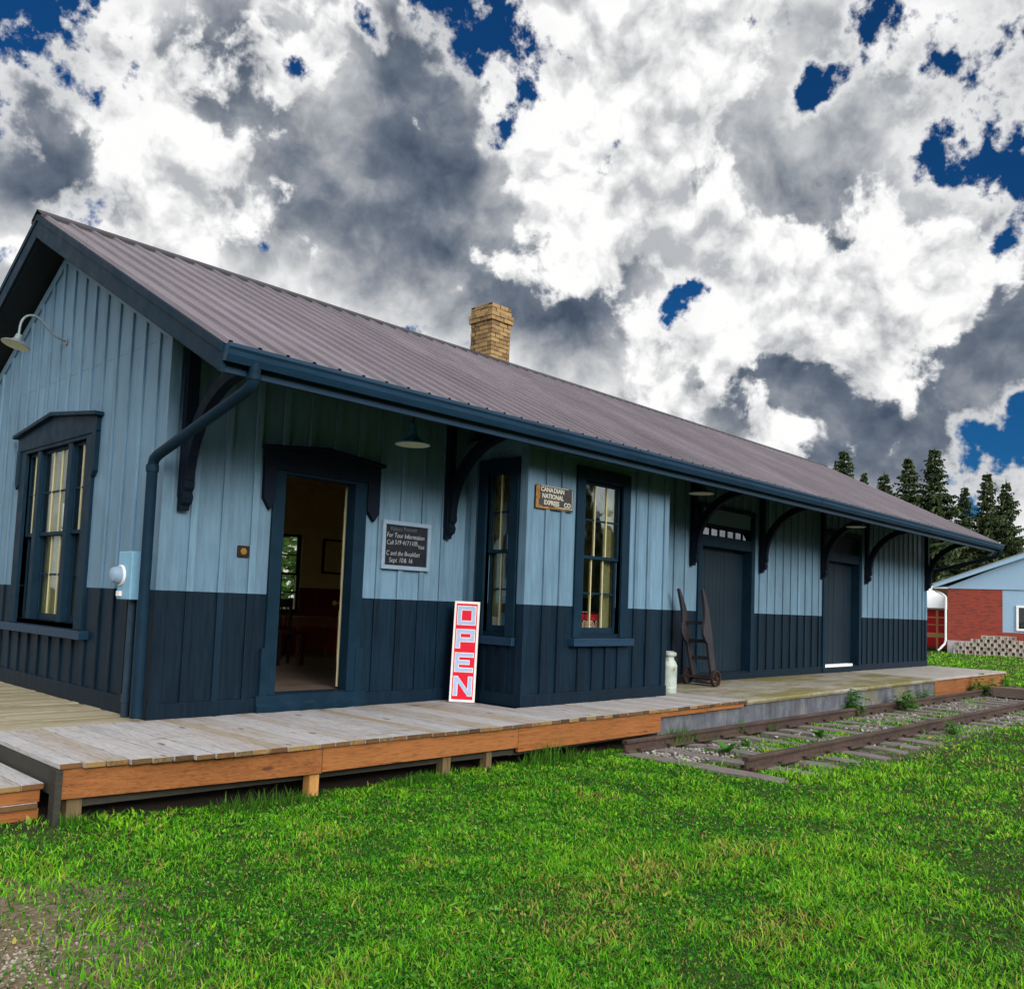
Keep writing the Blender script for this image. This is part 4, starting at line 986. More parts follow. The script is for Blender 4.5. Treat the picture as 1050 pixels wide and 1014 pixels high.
# ------------------------------------------------------------------ hand truck and milk can
HT = emp('hand_truck', (8.44, -.43, 0), 0, 'old wooden hand truck with iron wheels standing before the first freight door', 'hand truck')
outl = [(.10, .085), (.170, .10), (.140, .30), (.070, .55), (-.005, .82), (-.060, 1.0), (-.125, 1.18), (-.205, 1.34), (-.305, 1.492), (-.340, 1.485), (-.328, 1.45), (-.275, 1.30), (-.235, 1.14), (-.232, 1.05), (-.235, .97), (-.262, .89), (-.248, .80), (-.190, .72), (-.110, .65), (-.065, .50), (.005, .28), (.055, .14)]
def rail_piece(y0, y1):
    m_ = MB(); st = 0; w = .046
    m_.prism(outl, 'y', -w / 2, w / 2)
    m_.v = [(x, y + y0 + (y1 - y0) * (z / 1.5), z) for x, y, z in m_.v]; return m_
for y0, y1 in ((-.165, -.21), (.165, .21)): build('side_rail', rail_piece(y0, y1), M['cart_wood'], HT, local=True, bevel=.006)
for z, xx in ((.43, .045), (.69, -.02), (.97, -.125)):
    m_ = MB(); yw = .165 + .045 * z / 1.5; m_.box(xx - .028, xx + .028, -yw, yw, z - .027, z + .027); build('cross_bar', m_, M['cart_wood'], HT, local=True, bevel=.005)
m_ = MB(); m_.box(.06, .17, -.165, .165, .10, .155); m_.box(.10, .30, -.16, .16, .03, .045); m_.tube([(.06, -.28, .125), (.06, .28, .125)], .016, 10)
m_.tube([(.28, -.15, .04), (.34, -.15, .01), (.18, -.15, .16)], .012, 6); m_.tube([(.28, .15, .04), (.34, .15, .01), (.18, .15, .16)], .012, 6)
build('nose_iron', m_, M['rust'], HT, local=True)
for y in (-.25, .25):
    m_ = MB(); c = (.06, y, .128); ro, ri = .126, .100
    m_.lathe([(ri, -.02), (ro, -.022), (ro, .022), (ri, .02), (ri, -.02)], c, 28, 'y', cap=False); m_.lathe([(.0, -.035), (.03, -.035), (.034, 0), (.03, .035), (0, .035)], c, 14, 'y', cap=False)
    for k in range(7):
        a = 2 * math.pi * k / 7; m_.tube([(c[0] + .025 * math.cos(a), y, c[2] + .025 * math.sin(a)), (c[0] + .104 * math.cos(a), y, c[2] + .104 * math.sin(a))], .009, 6)
    build('wheel', m_, M['rust'], HT, local=True)

MC = emp('milk_can', (6.93, -.86, 0), 0, 'chipped white metal milk can standing at the corner of the bay', 'milk can')
m_ = MB(); m_.lathe([(.112, 0), (.118, .012), (.118, .055), (.123, .06), (.123, .075), (.119, .082), (.119, .36), (.122, .375), (.117, .39), (.10, .43), (.078, .462), (.074, .475), (.074, .51)], (6.93, -.86, 0.001), 30)
build('body', m_, M['can_paint'], MC, smooth=True)
m_ = MB(); m_.lathe([(.074, .505), (.105, .515), (.112, .535), (.105, .56), (.06, .578), (.0, .580)], (6.93, -.86, 0.001), 30); build('lid', m_, M['can_paint'], MC, smooth=True)
for a in (R(-30), R(150)):
    m_ = MB(); ca, sa = math.cos(a), math.sin(a); q = lambda r, z: (6.93 + ca * r, -.86 + sa * r, z)
    m_.tube([q(.075, .49), q(.11, .485), q(.122, .455), q(.114, .41), q(.105, .40)], .008, 8); build('handle', m_, M['rust'], MC, smooth=True)

# ------------------------------------------------------------------ things inside the room
TB = emp('wooden_table', (4.25, 3.9, .168), 0, 'plain brown wooden table inside the station behind the open door', 'table')
m_ = MB(); m_.box(3.72, 4.85, 3.5, 4.35, .80, .835); build('tabletop', m_, M['brown_wood'], TB, bevel=.004)
m_ = MB(); m_.box(3.80, 4.77, 3.56, 3.585, .69, .80); m_.box(3.80, 4.77, 4.26, 4.285, .69, .80); m_.box(3.78, 3.80, 3.6, 4.26, .69, .80); m_.box(4.77, 4.79, 3.6, 4.26, .69, .80); build('apron', m_, M['brown_wood'], TB)
for x in (3.80, 4.77):
    for y in (3.58, 4.27):
        m_ = MB(); m_.hexa([(x - .02, y - .02, .168), (x + .02, y - .02, .168), (x + .02, y + .02, .168), (x - .02, y + .02, .168), (x - .03, y - .03, .80), (x + .03, y - .03, .80), (x + .03, y + .03, .80), (x - .03, y + .03, .80)]); build('leg', m_, M['brown_wood'], TB)
CH = emp('wooden_chair', (3.40, 3.3, .168), 0, 'dark wooden chair beside the table inside the open door', 'chair')
m_ = MB(); m_.box(3.18, 3.60, 3.1, 3.5, .60, .64); build('seat', m_, M['dark_wood'], CH, bevel=.006)
for x, y, h in ((3.2, 3.12, .60), (3.58, 3.12, .60), (3.2, 3.48, 1.12), (3.58, 3.48, 1.12)):
    m_ = MB(); m_.box(x - .02, x + .02, y - .02, y + .02, .168, h); build('leg', m_, M['dark_wood'], CH)
m_ = MB(); m_.box(3.2, 3.58, 3.475, 3.49, .98, 1.10)
for k in range(4): m_.box(3.26 + k * .08, 3.28 + k * .08, 3.475, 3.487, .66, .98)
build('backrest', m_, M['dark_wood'], CH)
PF = emp('framed_picture', (5.85, 5.5, 1.57), 0, 'dark framed picture hanging on the cream back wall inside the door', 'picture')
m_ = MB(); yb = W - .152; m_.box(5.48, 6.3, yb - .03, yb, 1.57, 1.60); m_.box(5.48, 6.3, yb - .03, yb, 2.16, 2.19); m_.box(5.48, 5.51, yb - .03, yb, 1.60, 2.16); m_.box(6.27, 6.3, yb - .03, yb, 1.60, 2.16); build('frame', m_, M['dark_wood'], PF)
m_ = MB(); m_.box(5.51, 6.27, yb - .012, yb - .004, 1.60, 2.16); build('print', m_, M['cream_wall'], PF)

# ------------------------------------------------------------------ the old track
def rail(name, x0, x1, y, label, drop=0.0):
    pr = [(-.064, 0), (.064, 0), (.064, .010), (.012, .024), (.009, .085), (.034, .096), (.035, .122), (.028, .130), (-.028, .130), (-.035, .122), (-.034, .096), (-.009, .085), (-.012, .024), (-.064, .010)]
    m_ = MB(); n = 24; k = len(pr); vs = []
    for i in range(n + 1):
        x = x0 + (x1 - x0) * i / n; dz = .006 * mnoise.noise((x * .3, y, 0)); dy = .006 * mnoise.noise((x * .2, y, 4))
        vs += [(x, y + a + dy, -.412 + b + dz) for a, b in pr]
    fs = [(i * k + j, i * k + (j + 1) % k, (i + 1) * k + (j + 1) % k, (i + 1) * k + j) for i in range(n) for j in range(k)] + [tuple(range(k)), tuple(n * k + j for j in range(k))]
    m_.add(vs, fs); o = build(name, m_, M['rail']); place(o, (x0, y, -.412)); tag(o, label, 'rail'); return o
RY1, RY2 = -2.035, -3.39
rail('rail', 4.35, 19.6, RY1, 'rusty rail running close along the platform edge')
rail('rail', 4.52, 24.0, RY2, 'rusty rail nearer the lawn, its cut end lying in the grass')
ords = 'first second third fourth fifth sixth seventh eighth ninth tenth eleventh twelfth thirteenth fourteenth fifteenth sixteenth seventeenth eighteenth nineteenth twentieth twenty-first twenty-second twenty-third twenty-fourth twenty-fifth twenty-sixth'.split()
for i in range(25):
    x = 4.42 + .585 * i + random.uniform(-.05, .05); m_ = MB(); w = random.uniform(.19, .24); skew = random.uniform(-.05, .05)
    ya, yb = -3.93 + random.uniform(-.12, .12), -1.98
    if i == 0: ya, w = -3.88, .24
    n = 9; vs = []
    for j in range(n + 1):
        t = j / n; y = ya + (yb - ya) * t; xx = x + skew * (t - .5); e = .012 * mnoise.noise((x, y * 2, 1)); e2 = .012 * mnoise.noise((x, y * 2, 5)); zt = -.410 + .006 * mnoise.noise((x, y * 3, 8)) - (.012 if j in (0, n) else 0)
        vs += [(xx - w / 2 + e, y, GZ - .12), (xx - w / 2 + e + .006, y, zt - .010), (xx - w / 2 + e + .022, y, zt), (xx + w / 2 + e2 - .022, y, zt), (xx + w / 2 + e2 - .006, y, zt - .010), (xx + w / 2 + e2, y, GZ - .12)]
    fs = [(q * 6 + k, q * 6 + (k + 1) % 6, (q + 1) * 6 + (k + 1) % 6, (q + 1) * 6 + k) for q in range(n) for k in range(6)] + [tuple(range(6)), tuple(n * 6 + k for k in range(6))]
    m_.add(vs, fs); o = build('railway_tie', m_, M['tie_wood']); place(o, (x, (ya + yb) / 2, GZ))
    tag(o, ('weathered wooden tie under the cut ends of the two rails, %s of its row' if i == 0 else 'weathered wooden tie sunk in the gravel, %s from the cut ends of the rails') % ords[i], 'railway tie', 'ties under the old track')


# spike heads belong to each rail
for o in [q for q in COL.objects if q.name.startswith('rail') and not q.name.startswith('railway')]:
    y = o.location.y; first = None
    for i in range(25):
        x = 4.56 + .585 * i
        for s in (-1, 1):
            if first is None:
                m_ = MB(); m_.box(-.022, .022, -.018, .018, 0, .032); first = build('spike', m_, M['rust'], o, local=True); q = first
            else: q = first.copy(); COL.objects.link(q); q.parent = o
            q.location = (x + s * .03 - o.location.x, s * .066, .006)
TS = emp('timber_stack', (17.4, -2.85, GZ), 0, 'short stack of grey timbers lying across the track at its far end', 'timber stack')
for k, (x0, x1, y0, y1, z0, z1) in enumerate(((17.0, 17.26, -4.2, -2.25, -.405, -.20), (17.3, 17.56, -4.3, -2.3, -.405, -.21), (17.1, 17.36, -4.1, -2.3, -.195, -.02))):
    if k == 2: continue
    m_ = MB(); m_.box(x0, x1, y0, y1, z0, z1); build('timber', m_, M['timber'], TS, bevel=.012)

# ------------------------------------------------------------------ ground
def vnoise(x, y, seed=0):
    """smooth value noise on arrays, about -1..1"""
    r = np.random.default_rng(seed); T = r.uniform(-1, 1, (256, 256))
    xi = np.floor(x).astype(int); yi = np.floor(y).astype(int); fx = x - xi; fy_ = y - yi
    fx = fx * fx * (3 - 2 * fx); fy_ = fy_ * fy_ * (3 - 2 * fy_)
    g = lambda a, b: T[a % 256, b % 256]
    return (g(xi, yi) * (1 - fx) + g(xi + 1, yi) * fx) * (1 - fy_) + (g(xi, yi + 1) * (1 - fx) + g(xi + 1, yi + 1) * fx) * fy_
def ground_z(x, y):
    x = np.asarray(x, float); y = np.asarray(y, float)
    near = np.exp(-((x - 6) ** 2 + (y + 4) ** 2) / 900)
    z = GZ + near * (.018 * vnoise(x * .9, y * .9, 1) + .012 * vnoise(x * 2.7, y * 2.7, 2))
    z = z + .035 * np.clip((-x + 1.0) / 3.0, 0, 1) * np.clip((-y) / 1.0, 0, 1)
    tr = np.clip((x - 3.9) / .8, 0, 1) * np.clip((y + 4.3) / .5, 0, 1) * np.clip((-1.0 - y) / .4, 0, 1) * np.clip((22 - x) / 2, 0, 1)
    return z - .022 * tr
gx = np.concatenate([np.linspace(-400, -10, 14), np.arange(-9, 26, .22), np.linspace(27, 80, 30), np.linspace(95, 600, 14)])
gy = np.concatenate([np.linspace(-400, -14, 14), np.arange(-13, 3, .22), np.linspace(4, 60, 30), np.linspace(75, 600, 14)])
XX, YY = np.meshgrid(gx, gy, indexing='ij'); ZZ = ground_z(XX, YY)
nx_, ny_ = len(gx), len(gy); m_ = MB()
m_.v = list(zip(XX.ravel().tolist(), YY.ravel().tolist(), ZZ.ravel().tolist()))
m_.f = [(i * ny_ + j, (i + 1) * ny_ + j, (i + 1) * ny_ + j + 1, i * ny_ + j + 1) for i in range(nx_ - 1) for j in range(ny_ - 1)]; m_.mi = [0] * len(m_.f)
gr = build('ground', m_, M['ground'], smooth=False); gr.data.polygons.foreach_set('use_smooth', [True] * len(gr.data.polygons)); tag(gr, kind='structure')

def fast_mesh(name, verts, loops, starts, totals, mat, cols=None, kind='stuff'):
    me = bpy.data.meshes.new(name); nv = len(verts)
    me.vertices.add(nv); me.vertices.foreach_set('co', np.ascontiguousarray(verts, np.float32).ravel())
    me.loops.add(len(loops)); me.loops.foreach_set('vertex_index', loops.astype(np.int32))
    me.polygons.add(len(starts)); me.polygons.foreach_set('loop_start', starts.astype(np.int32)); me.polygons.foreach_set('loop_total', totals.astype(np.int32))
    if cols is not None:
        a = me.color_attributes.new('Col', 'FLOAT_COLOR', 'POINT'); c4 = np.ones((nv, 4), np.float32); c4[:, :3] = cols; a.data.foreach_set('color', c4.ravel())
    me.update(calc_edges=True); me.materials.append(mat)
    o = bpy.data.objects.new(name, me); COL.objects.link(o); o['kind'] = kind; return o

# ------------------------------------------------------------------ lawn blades
CX, CY = -3.5276, -7.7987
def lawn(N, seed):
    r = np.random.default_rng(seed)
    u = r.random(N); r0, rk, rm = 1.6, 5.0, 48.0
    # density even out to rk, then thinning with distance
    A = (rk ** 2 - r0 ** 2) / 2; ex = 2.15; B = rk ** ex * (rk ** (2 - ex) - rm ** (2 - ex)) / (ex - 2)
    pick = u * (A + B); d = np.where(pick < A, np.sqrt(r0 ** 2 + 2 * np.minimum(pick, A)), 0)
    q = np.maximum(pick - A, 0) * (ex - 2) / rk ** ex; d2 = (rk ** (2 - ex) - q) ** (1 / (2 - ex)); d = np.where(pick < A, d, d2)
    az = R(46.3) + r.triangular(-R(50), 0, R(50), N) * .9
    return CX + d * np.sin(az), CY + d * np.cos(az), d
x, y, d = lawn(640000, 5)
fyv = np.interp(x, [-1.35, -.2, 2.5, 7.15, 15.2, 19.95], [-1.66, -1.87, -1.945, -1.93, -1.76, -1.74])
n_big = vnoise(x * .55 + 9, y * .55, 21); n_mid = vnoise(x * 2.1, y * 2.1, 22); n_fine = vnoise(x * 7, y * 7, 23)
keep = ~((x > -1.36) & (x < 20.0) & (y > fyv + .13))
keep &= ~((x < -1.33) & (y > -1.46)) & ~((x < 20.0) & (y > -1.5))
bare = .70 * np.exp(-(((x + 2.35) / .62) ** 2 + ((y + 3.85) / .62) ** 2)) + .55 * np.exp(-(((x + 2.1) / .6) ** 2 + ((y + 3.2) / .4) ** 2))
patch = np.clip((vnoise(x * 1.25 + 40, y * 1.25, 31) + .55 * n_mid + .25 * n_fine - .52) * 2.4, 0, 1)
trk = (x > 4.3) & (x < 19.5) & (y > -3.62 + .18 * n_mid) & (y < -1.97)
edge = (x > 4.3) & (x < 19) & (y > -4.05 + .25 * n_mid) & (y <= -3.62 + .18 * n_mid)
under = (y > fyv - .1) & (x < 2.6)
prob = np.ones_like(x); prob *= 1 - .95 * np.clip(bare * 1.15 + .35 * n_fine * bare, 0, 1); prob *= 1 - .55 * patch
prob *= np.where(trk, .08 + .70 * np.clip((vnoise(x * 1.1, y * 1.8, 44) - .10) * 3, 0, 1), 1); prob *= np.where(edge, .45 + .45 * (n_mid > 0), 1)
prob *= np.where(under, .7, 1)
keep &= rng.random(len(x)) < prob
x, y, d, n_big, n_mid, n_fine, patch = [a[keep] for a in (x, y, d, n_big, n_mid, n_fine, patch)]
n = len(x); z = ground_z(x, y)
clump = np.clip(.55 + .55 * n_mid + .35 * n_fine + .3 * n_big, .12, 1.4)
h = (.014 + .036 * clump) * rng.uniform(.55, 1.35, n) * (1 + .02 * d); w = .0025 * rng.uniform(.7, 1.4, n) * np.maximum(1, d / 4.2) ** .85
tall = rng.random(n) < .016; h = np.where(tall, h * 1.9, h)
broad = rng.random(n) < .10 + .16 * (vnoise(x * 1.7 + 70, y * 1.7, 51) > .25); w = np.where(broad, w * 2.7, w); h = np.where(broad, h * .8, h)
a = rng.uniform(0, 2 * np.pi, n); lean = rng.uniform(.2, 1.5, n) * np.where(broad, 1.4, 1); b = a + rng.uniform(-.6, .6, n)
dx, dy = np.cos(a), np.sin(a); px, py = -np.sin(b), np.cos(b)
V = np.empty((n, 5, 3), np.float32)
for i, (s, t, ww) in enumerate(((-1, 0, .8), (1, 0, .8), (1, .55, 1), (-1, .55, 1), (0, 1, 0))):
    ln = lean * h * (t ** 1.7); V[:, i, 0] = x + dx * ln + px * s * w * ww; V[:, i, 1] = y + dy * ln + py * s * w * ww; V[:, i, 2] = z - .004 + h * t * (1 - .25 * lean * t)
base = np.arange(n)[:, None] * 5
loops = np.concatenate([base + np.array([0, 1, 2, 3]), base + np.array([3, 2, 4])], 1).ravel()
starts = (np.arange(n)[:, None] * 7 + np.array([0, 4])).ravel(); totals = np.tile([4, 3], n)
c0 = np.array([.018, .150, .006]); c1 = np.array([.092, .360, .008]); c2 = np.array([.270, .560, .022]); cd = np.array([.40, .34, .085]); cb = np.array([.012, .080, .012])
t = np.clip(.47 + .16 * n_big + .33 * n_mid + .25 * n_fine + rng.normal(0, .27, n), 0, 1)[:, None]
col = np.where(t < .5, c0 + (c1 - c0) * t * 2, c1 + (c2 - c1) * (t * 2 - 1))
yel = (rng.random(n) < .09 + .34 * patch)[:, None]; col = np.where(yel, cd * rng.uniform(.55, 1.15, (n, 1)), col)
dk = (rng.random(n) < .15)[:, None]; col = np.where(dk, cb, col)
cols = np.repeat(col[:, None, :], 5, 1); 
fast_mesh('lawn_grass', V.reshape(-1, 3), loops, starts, totals, M['grass'], cols.reshape(-1, 3))

# ground-hugging clover and plantain leaves
nc = 9000; x, y, d = lawn(nc * 3, 9)
m1 = vnoise(x * .9 + 33, y * .9, 61) + .5 * vnoise(x * 3.1, y * 3.1, 62)
fyv = np.interp(x, [-1.35, -.2, 2.5, 7.15, 15.2, 19.95], [-1.66, -1.87, -1.945, -1.93, -1.76, -1.74])
ok = (m1 > .10) & (d < 13) & (y < fyv - .15) & ~((x < -1.2) & (y > -1.6)) & ~((x > 4.2) & (y > -3.9))
bare = np.exp(-(((x + 2.3) / .8) ** 2 + ((y + 3.9) / .75) ** 2)); ok &= rng.random(len(x)) > bare
x, y, d = x[ok][:nc], y[ok][:nc], d[ok][:nc]; n = len(x); z = ground_z(x, y) + rng.uniform(.012, .05, n)
s = rng.uniform(.003, .009, n) * np.maximum(1, d / 5) ** .6; a = rng.uniform(0, 2 * np.pi, n); ti = rng.uniform(-.6, .6, n); tj = rng.uniform(-.6, .6, n)
V = np.empty((n, 6, 3), np.float32)
for i in range(6):
    th_ = a + i * np.pi / 3; el = np.where(i % 3 == 0, 1.35, .85); ox, oy = np.cos(th_) * s * el, np.sin(th_) * s * el
    V[:, i, 0] = x + ox; V[:, i, 1] = y + oy; V[:, i, 2] = z + ox * ti + oy * tj
base = np.arange(n)[:, None] * 6; loops = (base + np.arange(6)).ravel()
t = rng.random((n, 1)); col = np.array([.03, .17, .015]) * (1 - t) + np.array([.22, .46, .06]) * t
fast_mesh('clover_cover', V.reshape(-1, 3), loops, np.arange(n) * 6, np.full(n, 6), M['grass'], np.repeat(col[:, None, :], 6, 1).reshape(-1, 3))

# flat rosettes of plantain and dandelion scattered through the lawn
nr = 170; x, y, d = lawn(nr * 4, 19)
fyv = np.interp(x, [-1.35, -.2, 2.5, 7.15, 15.2, 19.95], [-1.66, -1.87, -1.945, -1.93, -1.76, -1.74])
ok = (d < 14) & (y < fyv - .2) & ~((x < -1.2) & (y > -1.6)) & ~((x > 4.2) & (y > -4.0)) & (vnoise(x * .8 + 3, y * .8, 91) > -.25)
x, y, d = x[ok][:nr], y[ok][:nr], d[ok][:nr]; k_ = 10
x = np.repeat(x, k_); y = np.repeat(y, k_); d = np.repeat(d, k_); n = len(x); z = ground_z(x, y) + .012
sz = np.repeat(rng.uniform(.018, .050, n // k_), k_); h = sz * rng.uniform(.6, 1.15, n); a = np.tile(np.arange(k_) * 2.4, n // k_) + rng.uniform(-.4, .4, n); w = h * rng.uniform(.13, .22, n); px, py = -np.sin(a), np.cos(a)
V = np.empty((n, 5, 3), np.float32)
for i, (s, t, ww, zz) in enumerate(((-1, .05, .35, 0), (1, .05, .35, 0), (1, .6, 1, .42), (-1, .6, 1, .42), (0, 1, 0, .36))):
    V[:, i, 0] = x + np.cos(a) * h * t + px * s * w * ww; V[:, i, 1] = y + np.sin(a) * h * t + py * s * w * ww; V[:, i, 2] = z + h * zz * .8
base = np.arange(n)[:, None] * 5; loops = np.concatenate([base + np.array([0, 1, 2, 3]), base + np.array([3, 2, 4])], 1).ravel()
t = np.repeat(rng.random((n // k_, 1)), k_, 0); col = (np.array([.035, .20, .010]) * (1 - t) + np.array([.15, .42, .05]) * t) * rng.uniform(.75, 1.2, (n, 1))
fast_mesh('lawn_rosettes', V.reshape(-1, 3), loops, (np.arange(n)[:, None] * 7 + np.array([0, 4])).ravel(), np.tile([4, 3], n), M['grass'], np.repeat(col[:, None, :], 5, 1).reshape(-1, 3))

# taller grass fringe growing against the platform
n = 7500; x = rng.uniform(-1.3, 19.5, n); fyv = np.interp(x, [-1.35, -.2, 2.5, 7.15, 15.2, 19.95], [-1.66, -1.87, -1.945, -1.93, -1.76, -1.74])
dens = np.clip(.42 + .50 * (x > 7.2) + .9 * vnoise(x * .8, x * 0 + 3, 71) + .75 * (x > 2.6) * (x < 6.6), .03, 1); k = rng.random(n) < dens
x, fyv = x[k], fyv[k]; n = len(x); y = fyv - np.abs(rng.normal(.0, .055, n)) - .012; z = np.full(n, GZ - .02)
h = rng.uniform(.06, .19, n) * np.where((x > 2.6) & (x < 6.4), 1.25, .85) * np.clip(.5 + vnoise(x * 1.3, x * 0 + 9, 72), .3, 1.2); w = rng.uniform(.003, .008, n); a = rng.uniform(np.pi, 2 * np.pi, n); lean = rng.uniform(.1, .8, n)
V = np.empty((n, 5, 3), np.float32); px, py = -np.sin(a), np.cos(a)
for i, (s, t, ww) in enumerate(((-1, 0, .8), (1, 0, .8), (1, .55, 1), (-1, .55, 1), (0, 1, 0))):
    ln = lean * h * (t ** 1.7); V[:, i, 0] = x + np.cos(a) * ln + px * s * w * ww; V[:, i, 1] = y + np.sin(a) * ln + py * s * w * ww; V[:, i, 2] = z + h * t
base = np.arange(n)[:, None] * 5; loops = np.concatenate([base + np.array([0, 1, 2, 3]), base + np.array([3, 2, 4])], 1).ravel()
t = rng.random((n, 1)); col = np.array([.03, .13, .01]) * (1 - t) + np.array([.10, .26, .03]) * t
fast_mesh('edge_grass', V.reshape(-1, 3), loops, (np.arange(n)[:, None] * 7 + np.array([0, 4])).ravel(), np.tile([4, 3], n), M['grass'], np.repeat(col[:, None, :], 5, 1).reshape(-1, 3))

# ------------------------------------------------------------------ stones
ICO_V = []; ICO_F = []
_b = bmesh.new(); bmesh.ops.create_icosphere(_b, subdivisions=1, radius=1); _b.verts.ensure_lookup_table()
ICO_V = np.array([v.co[:] for v in _b.verts]); ICO_F = np.array([[v.index for v in f.verts] for f in _b.faces]); _b.free()
def stones(name, x, y, z, s, mat):
    n = len(x); nv = len(ICO_V); P = ICO_V[None] * rng.uniform(.62, 1.25, (n, nv, 1)) * (s[:, None, None] * rng.uniform(.6, 1.3, (n, 1, 3)))
    a = rng.uniform(0, 2 * np.pi, n); c, sn = np.cos(a)[:, None], np.sin(a)[:, None]
    V = np.stack([P[..., 0] * c - P[..., 1] * sn + x[:, None], P[..., 0] * sn + P[..., 1] * c + y[:, None], P[..., 2] * .75 + z[:, None]], -1)
    loops = (np.arange(n)[:, None, None] * nv + ICO_F[None]).ravel(); nf = n * len(ICO_F)
    return fast_mesh(name, V.reshape(-1, 3), loops, np.arange(nf) * 3, np.full(nf, 3), mat)
n = 11500; x = 4.45 + (19.0 - 4.45) * rng.random(n) ** 1.25; y = rng.uniform(-4.0, -1.98, n)
ph = ((x - 4.42) / .585) % 1; tie = (ph < .16) | (ph > .84)
cov = vnoise(x * 1.3 + 5, y * 1.6, 81) + .4 * vnoise(x * 5, y * 5, 82)
k = ((rng.random(n) < np.where(tie, .045, .9)) & (cov > .02 + .02 * np.maximum(x - 8, 0) + .25 * (y < -3.5)) & ((y > -3.9) | (rng.random(n) < .3)))
x, y = x[k], y[k]; s = rng.uniform(.012, .034, len(x)); z = np.where(tie[k], -.408, -.438) + rng.uniform(-.008, .014, len(x))
stones('ballast_gravel', x, y, z, s, M['stone'])
n = 1300; a = rng.uniform(0, 2 * np.pi, n); q = np.abs(rng.normal(0, .55, n)); x = -2.3 + 1.1 * q * np.cos(a) + .1; y = -3.85 + q * np.sin(a)
stones('loose_gravel', x, y, ground_z(x, y) + rng.uniform(-.004, .004, n), rng.uniform(.003, .010, n) * (1 + .8 * (rng.random(n) < .1)), M['dirt_stone'])

# ------------------------------------------------------------------ weeds
def leaf(mb, base, a, ln, w, rise, droop):
    n = 5; prev = None; vs = []; ca, sa = math.cos(a), math.sin(a)
    for i in range(n + 1):
        t = i / n; r_ = ln * t; zz = rise * t - droop * t * t; ww = w * math.sin(math.pi * (.08 + .90 * t)) ** .8
        cx_, cy_, cz_ = base[0] + ca * r_, base[1] + sa * r_, base[2] + zz
        vs += [(cx_ - sa * ww, cy_ + ca * ww, cz_ + ww * .35), (cx_, cy_, cz_), (cx_ + sa * ww, cy_ - ca * ww, cz_ + ww * .35)]
    mb.add(vs, [(i * 3 + k, i * 3 + k + 1, (i + 1) * 3 + k + 1, (i + 1) * 3 + k) for i in range(n) for k in (0, 1)])
def weed(kind, x, y, size, label, seed):
    random.seed(seed); e = emp('weed', (x, y, GZ), 0, label, 'weed', 'weeds along the old track'); lv = MB(); stm = MB(); gz = GZ - .01
    if kind == 'rosette':
        for k in range(9): leaf(lv, (x, y, gz + .01), k * 2.4 + random.uniform(-.3, .3), size * random.uniform(.7, 1.1), size * .26, size * random.uniform(.5, 1.1), size * random.uniform(.2, .5))
    else:
        for k in range(int(9 + size * 30)):
            a = random.uniform(0, 6.28); r_ = random.uniform(0, size * .55); hx, hy = x + r_ * math.cos(a), y + r_ * math.sin(a); hh_ = size * random.uniform(.35, 1.0)
            tip = (hx + random.uniform(-.3, .3) * size * .5, hy + random.uniform(-.3, .3) * size * .5, gz + hh_)
            stm.tube([(hx, hy, gz), tip], [.004, .002], 5)
            for j in range(9):
                t = random.uniform(.2, 1.05); bp = [hx + (tip[0] - hx) * t, hy + (tip[1] - hy) * t, gz + hh_ * t]
                leaf(lv, bp, random.uniform(0, 6.28), size * random.uniform(.14, .30), size * random.uniform(.035, .075), size * .06, size * random.uniform(.0, .12))
    build('leaves', lv, M['weed'], e, smooth=True)
    if stm.v: build('stem', stm, M['weed'], e)
weed('rosette', 5.37, -2.69, .17, 'broad-leaved weed growing between the rails near their cut ends', 3)
weed('bush', 10.6, -1.90, .42, 'bushy weed against the concrete face, the nearer of the two bushes there', 4)
weed('bush', 12.2, -2.20, .40, 'bushy weed leaning over the rail by the concrete face', 5)
weed('bush', 6.85, -1.985, .20, 'small weed where the orange rim meets the bare concrete', 6)
weed('bush', 9.6, -3.75, .24, 'grey green weed beside the nearer rail on the lawn side', 7)
weed('bush', 17.2, -1.95, .46, 'leafy weed at the far corner of the platform beside the timbers', 8)
weed('bush', 18.6, -2.05, .40, 'leafy weed farthest along the rail beyond the timbers', 9)
weed('rosette', 7.6, -2.75, .14, 'small rosette weed in the gravel between the rails', 10)
weed('bush', 14.0, -1.95, .28, 'low weed under the pale orange rim of the platform end', 12)
weed('bush', 6.05, -2.55, .13, 'tiny sprig of weed beside the broad-leaved one between the rails', 13)

# ------------------------------------------------------------------ neighbouring brick house, in its own axes (x along the gable wall, y away)
U = Vector((.68884, -.72491, 0)); U = Vector((math.sin(R(166)), math.cos(R(166)), 0)); hz = math.atan2(U.y, U.x)
H0 = Vector((43.3, 6.87, -.40))
BH = emp('brick_house', H0, hz, 'low red brick house with a pale blue gable beyond the end of the platform', 'house')
m_ = MB(); m_.box(0, 2.39, 0, .2, .60, 3.24); m_.box(4.9, 10.5, 0, .2, .60, 3.24); m_.box(0, .2, .2, 12, .60, 3.24); m_.box(10.3, 10.5, .2, 12, .60, 3.24); m_.box(.2, 10.3, 11.8, 12, .60, 3.24); build('wall', m_, M['red_brick'], BH, local=True)
m_ = MB(); m_.box(2.39, 3.06, .02, .2, 1.1, 3.24); m_.box(4.4, 4.9, .02, .2, 1.1, 3.24); m_.box(3.06, 4.4, .02, .2, 1.1, 1.2); m_.box(3.06, 4.4, .02, .2, 2.42, 3.24); build('siding_panel', m_, M['gable_vinyl'], BH, local=True)
m_ = MB(); m_.box(2.39, 4.9, 0, .2, .60, 1.1); build('wall', m_, M['red_brick'], BH, local=True)
m_ = MB(); m_.box(-.02, 10.52, -.02, 12.02, -.2, .60); build('foundation', m_, M['foundation'], BH, local=True)
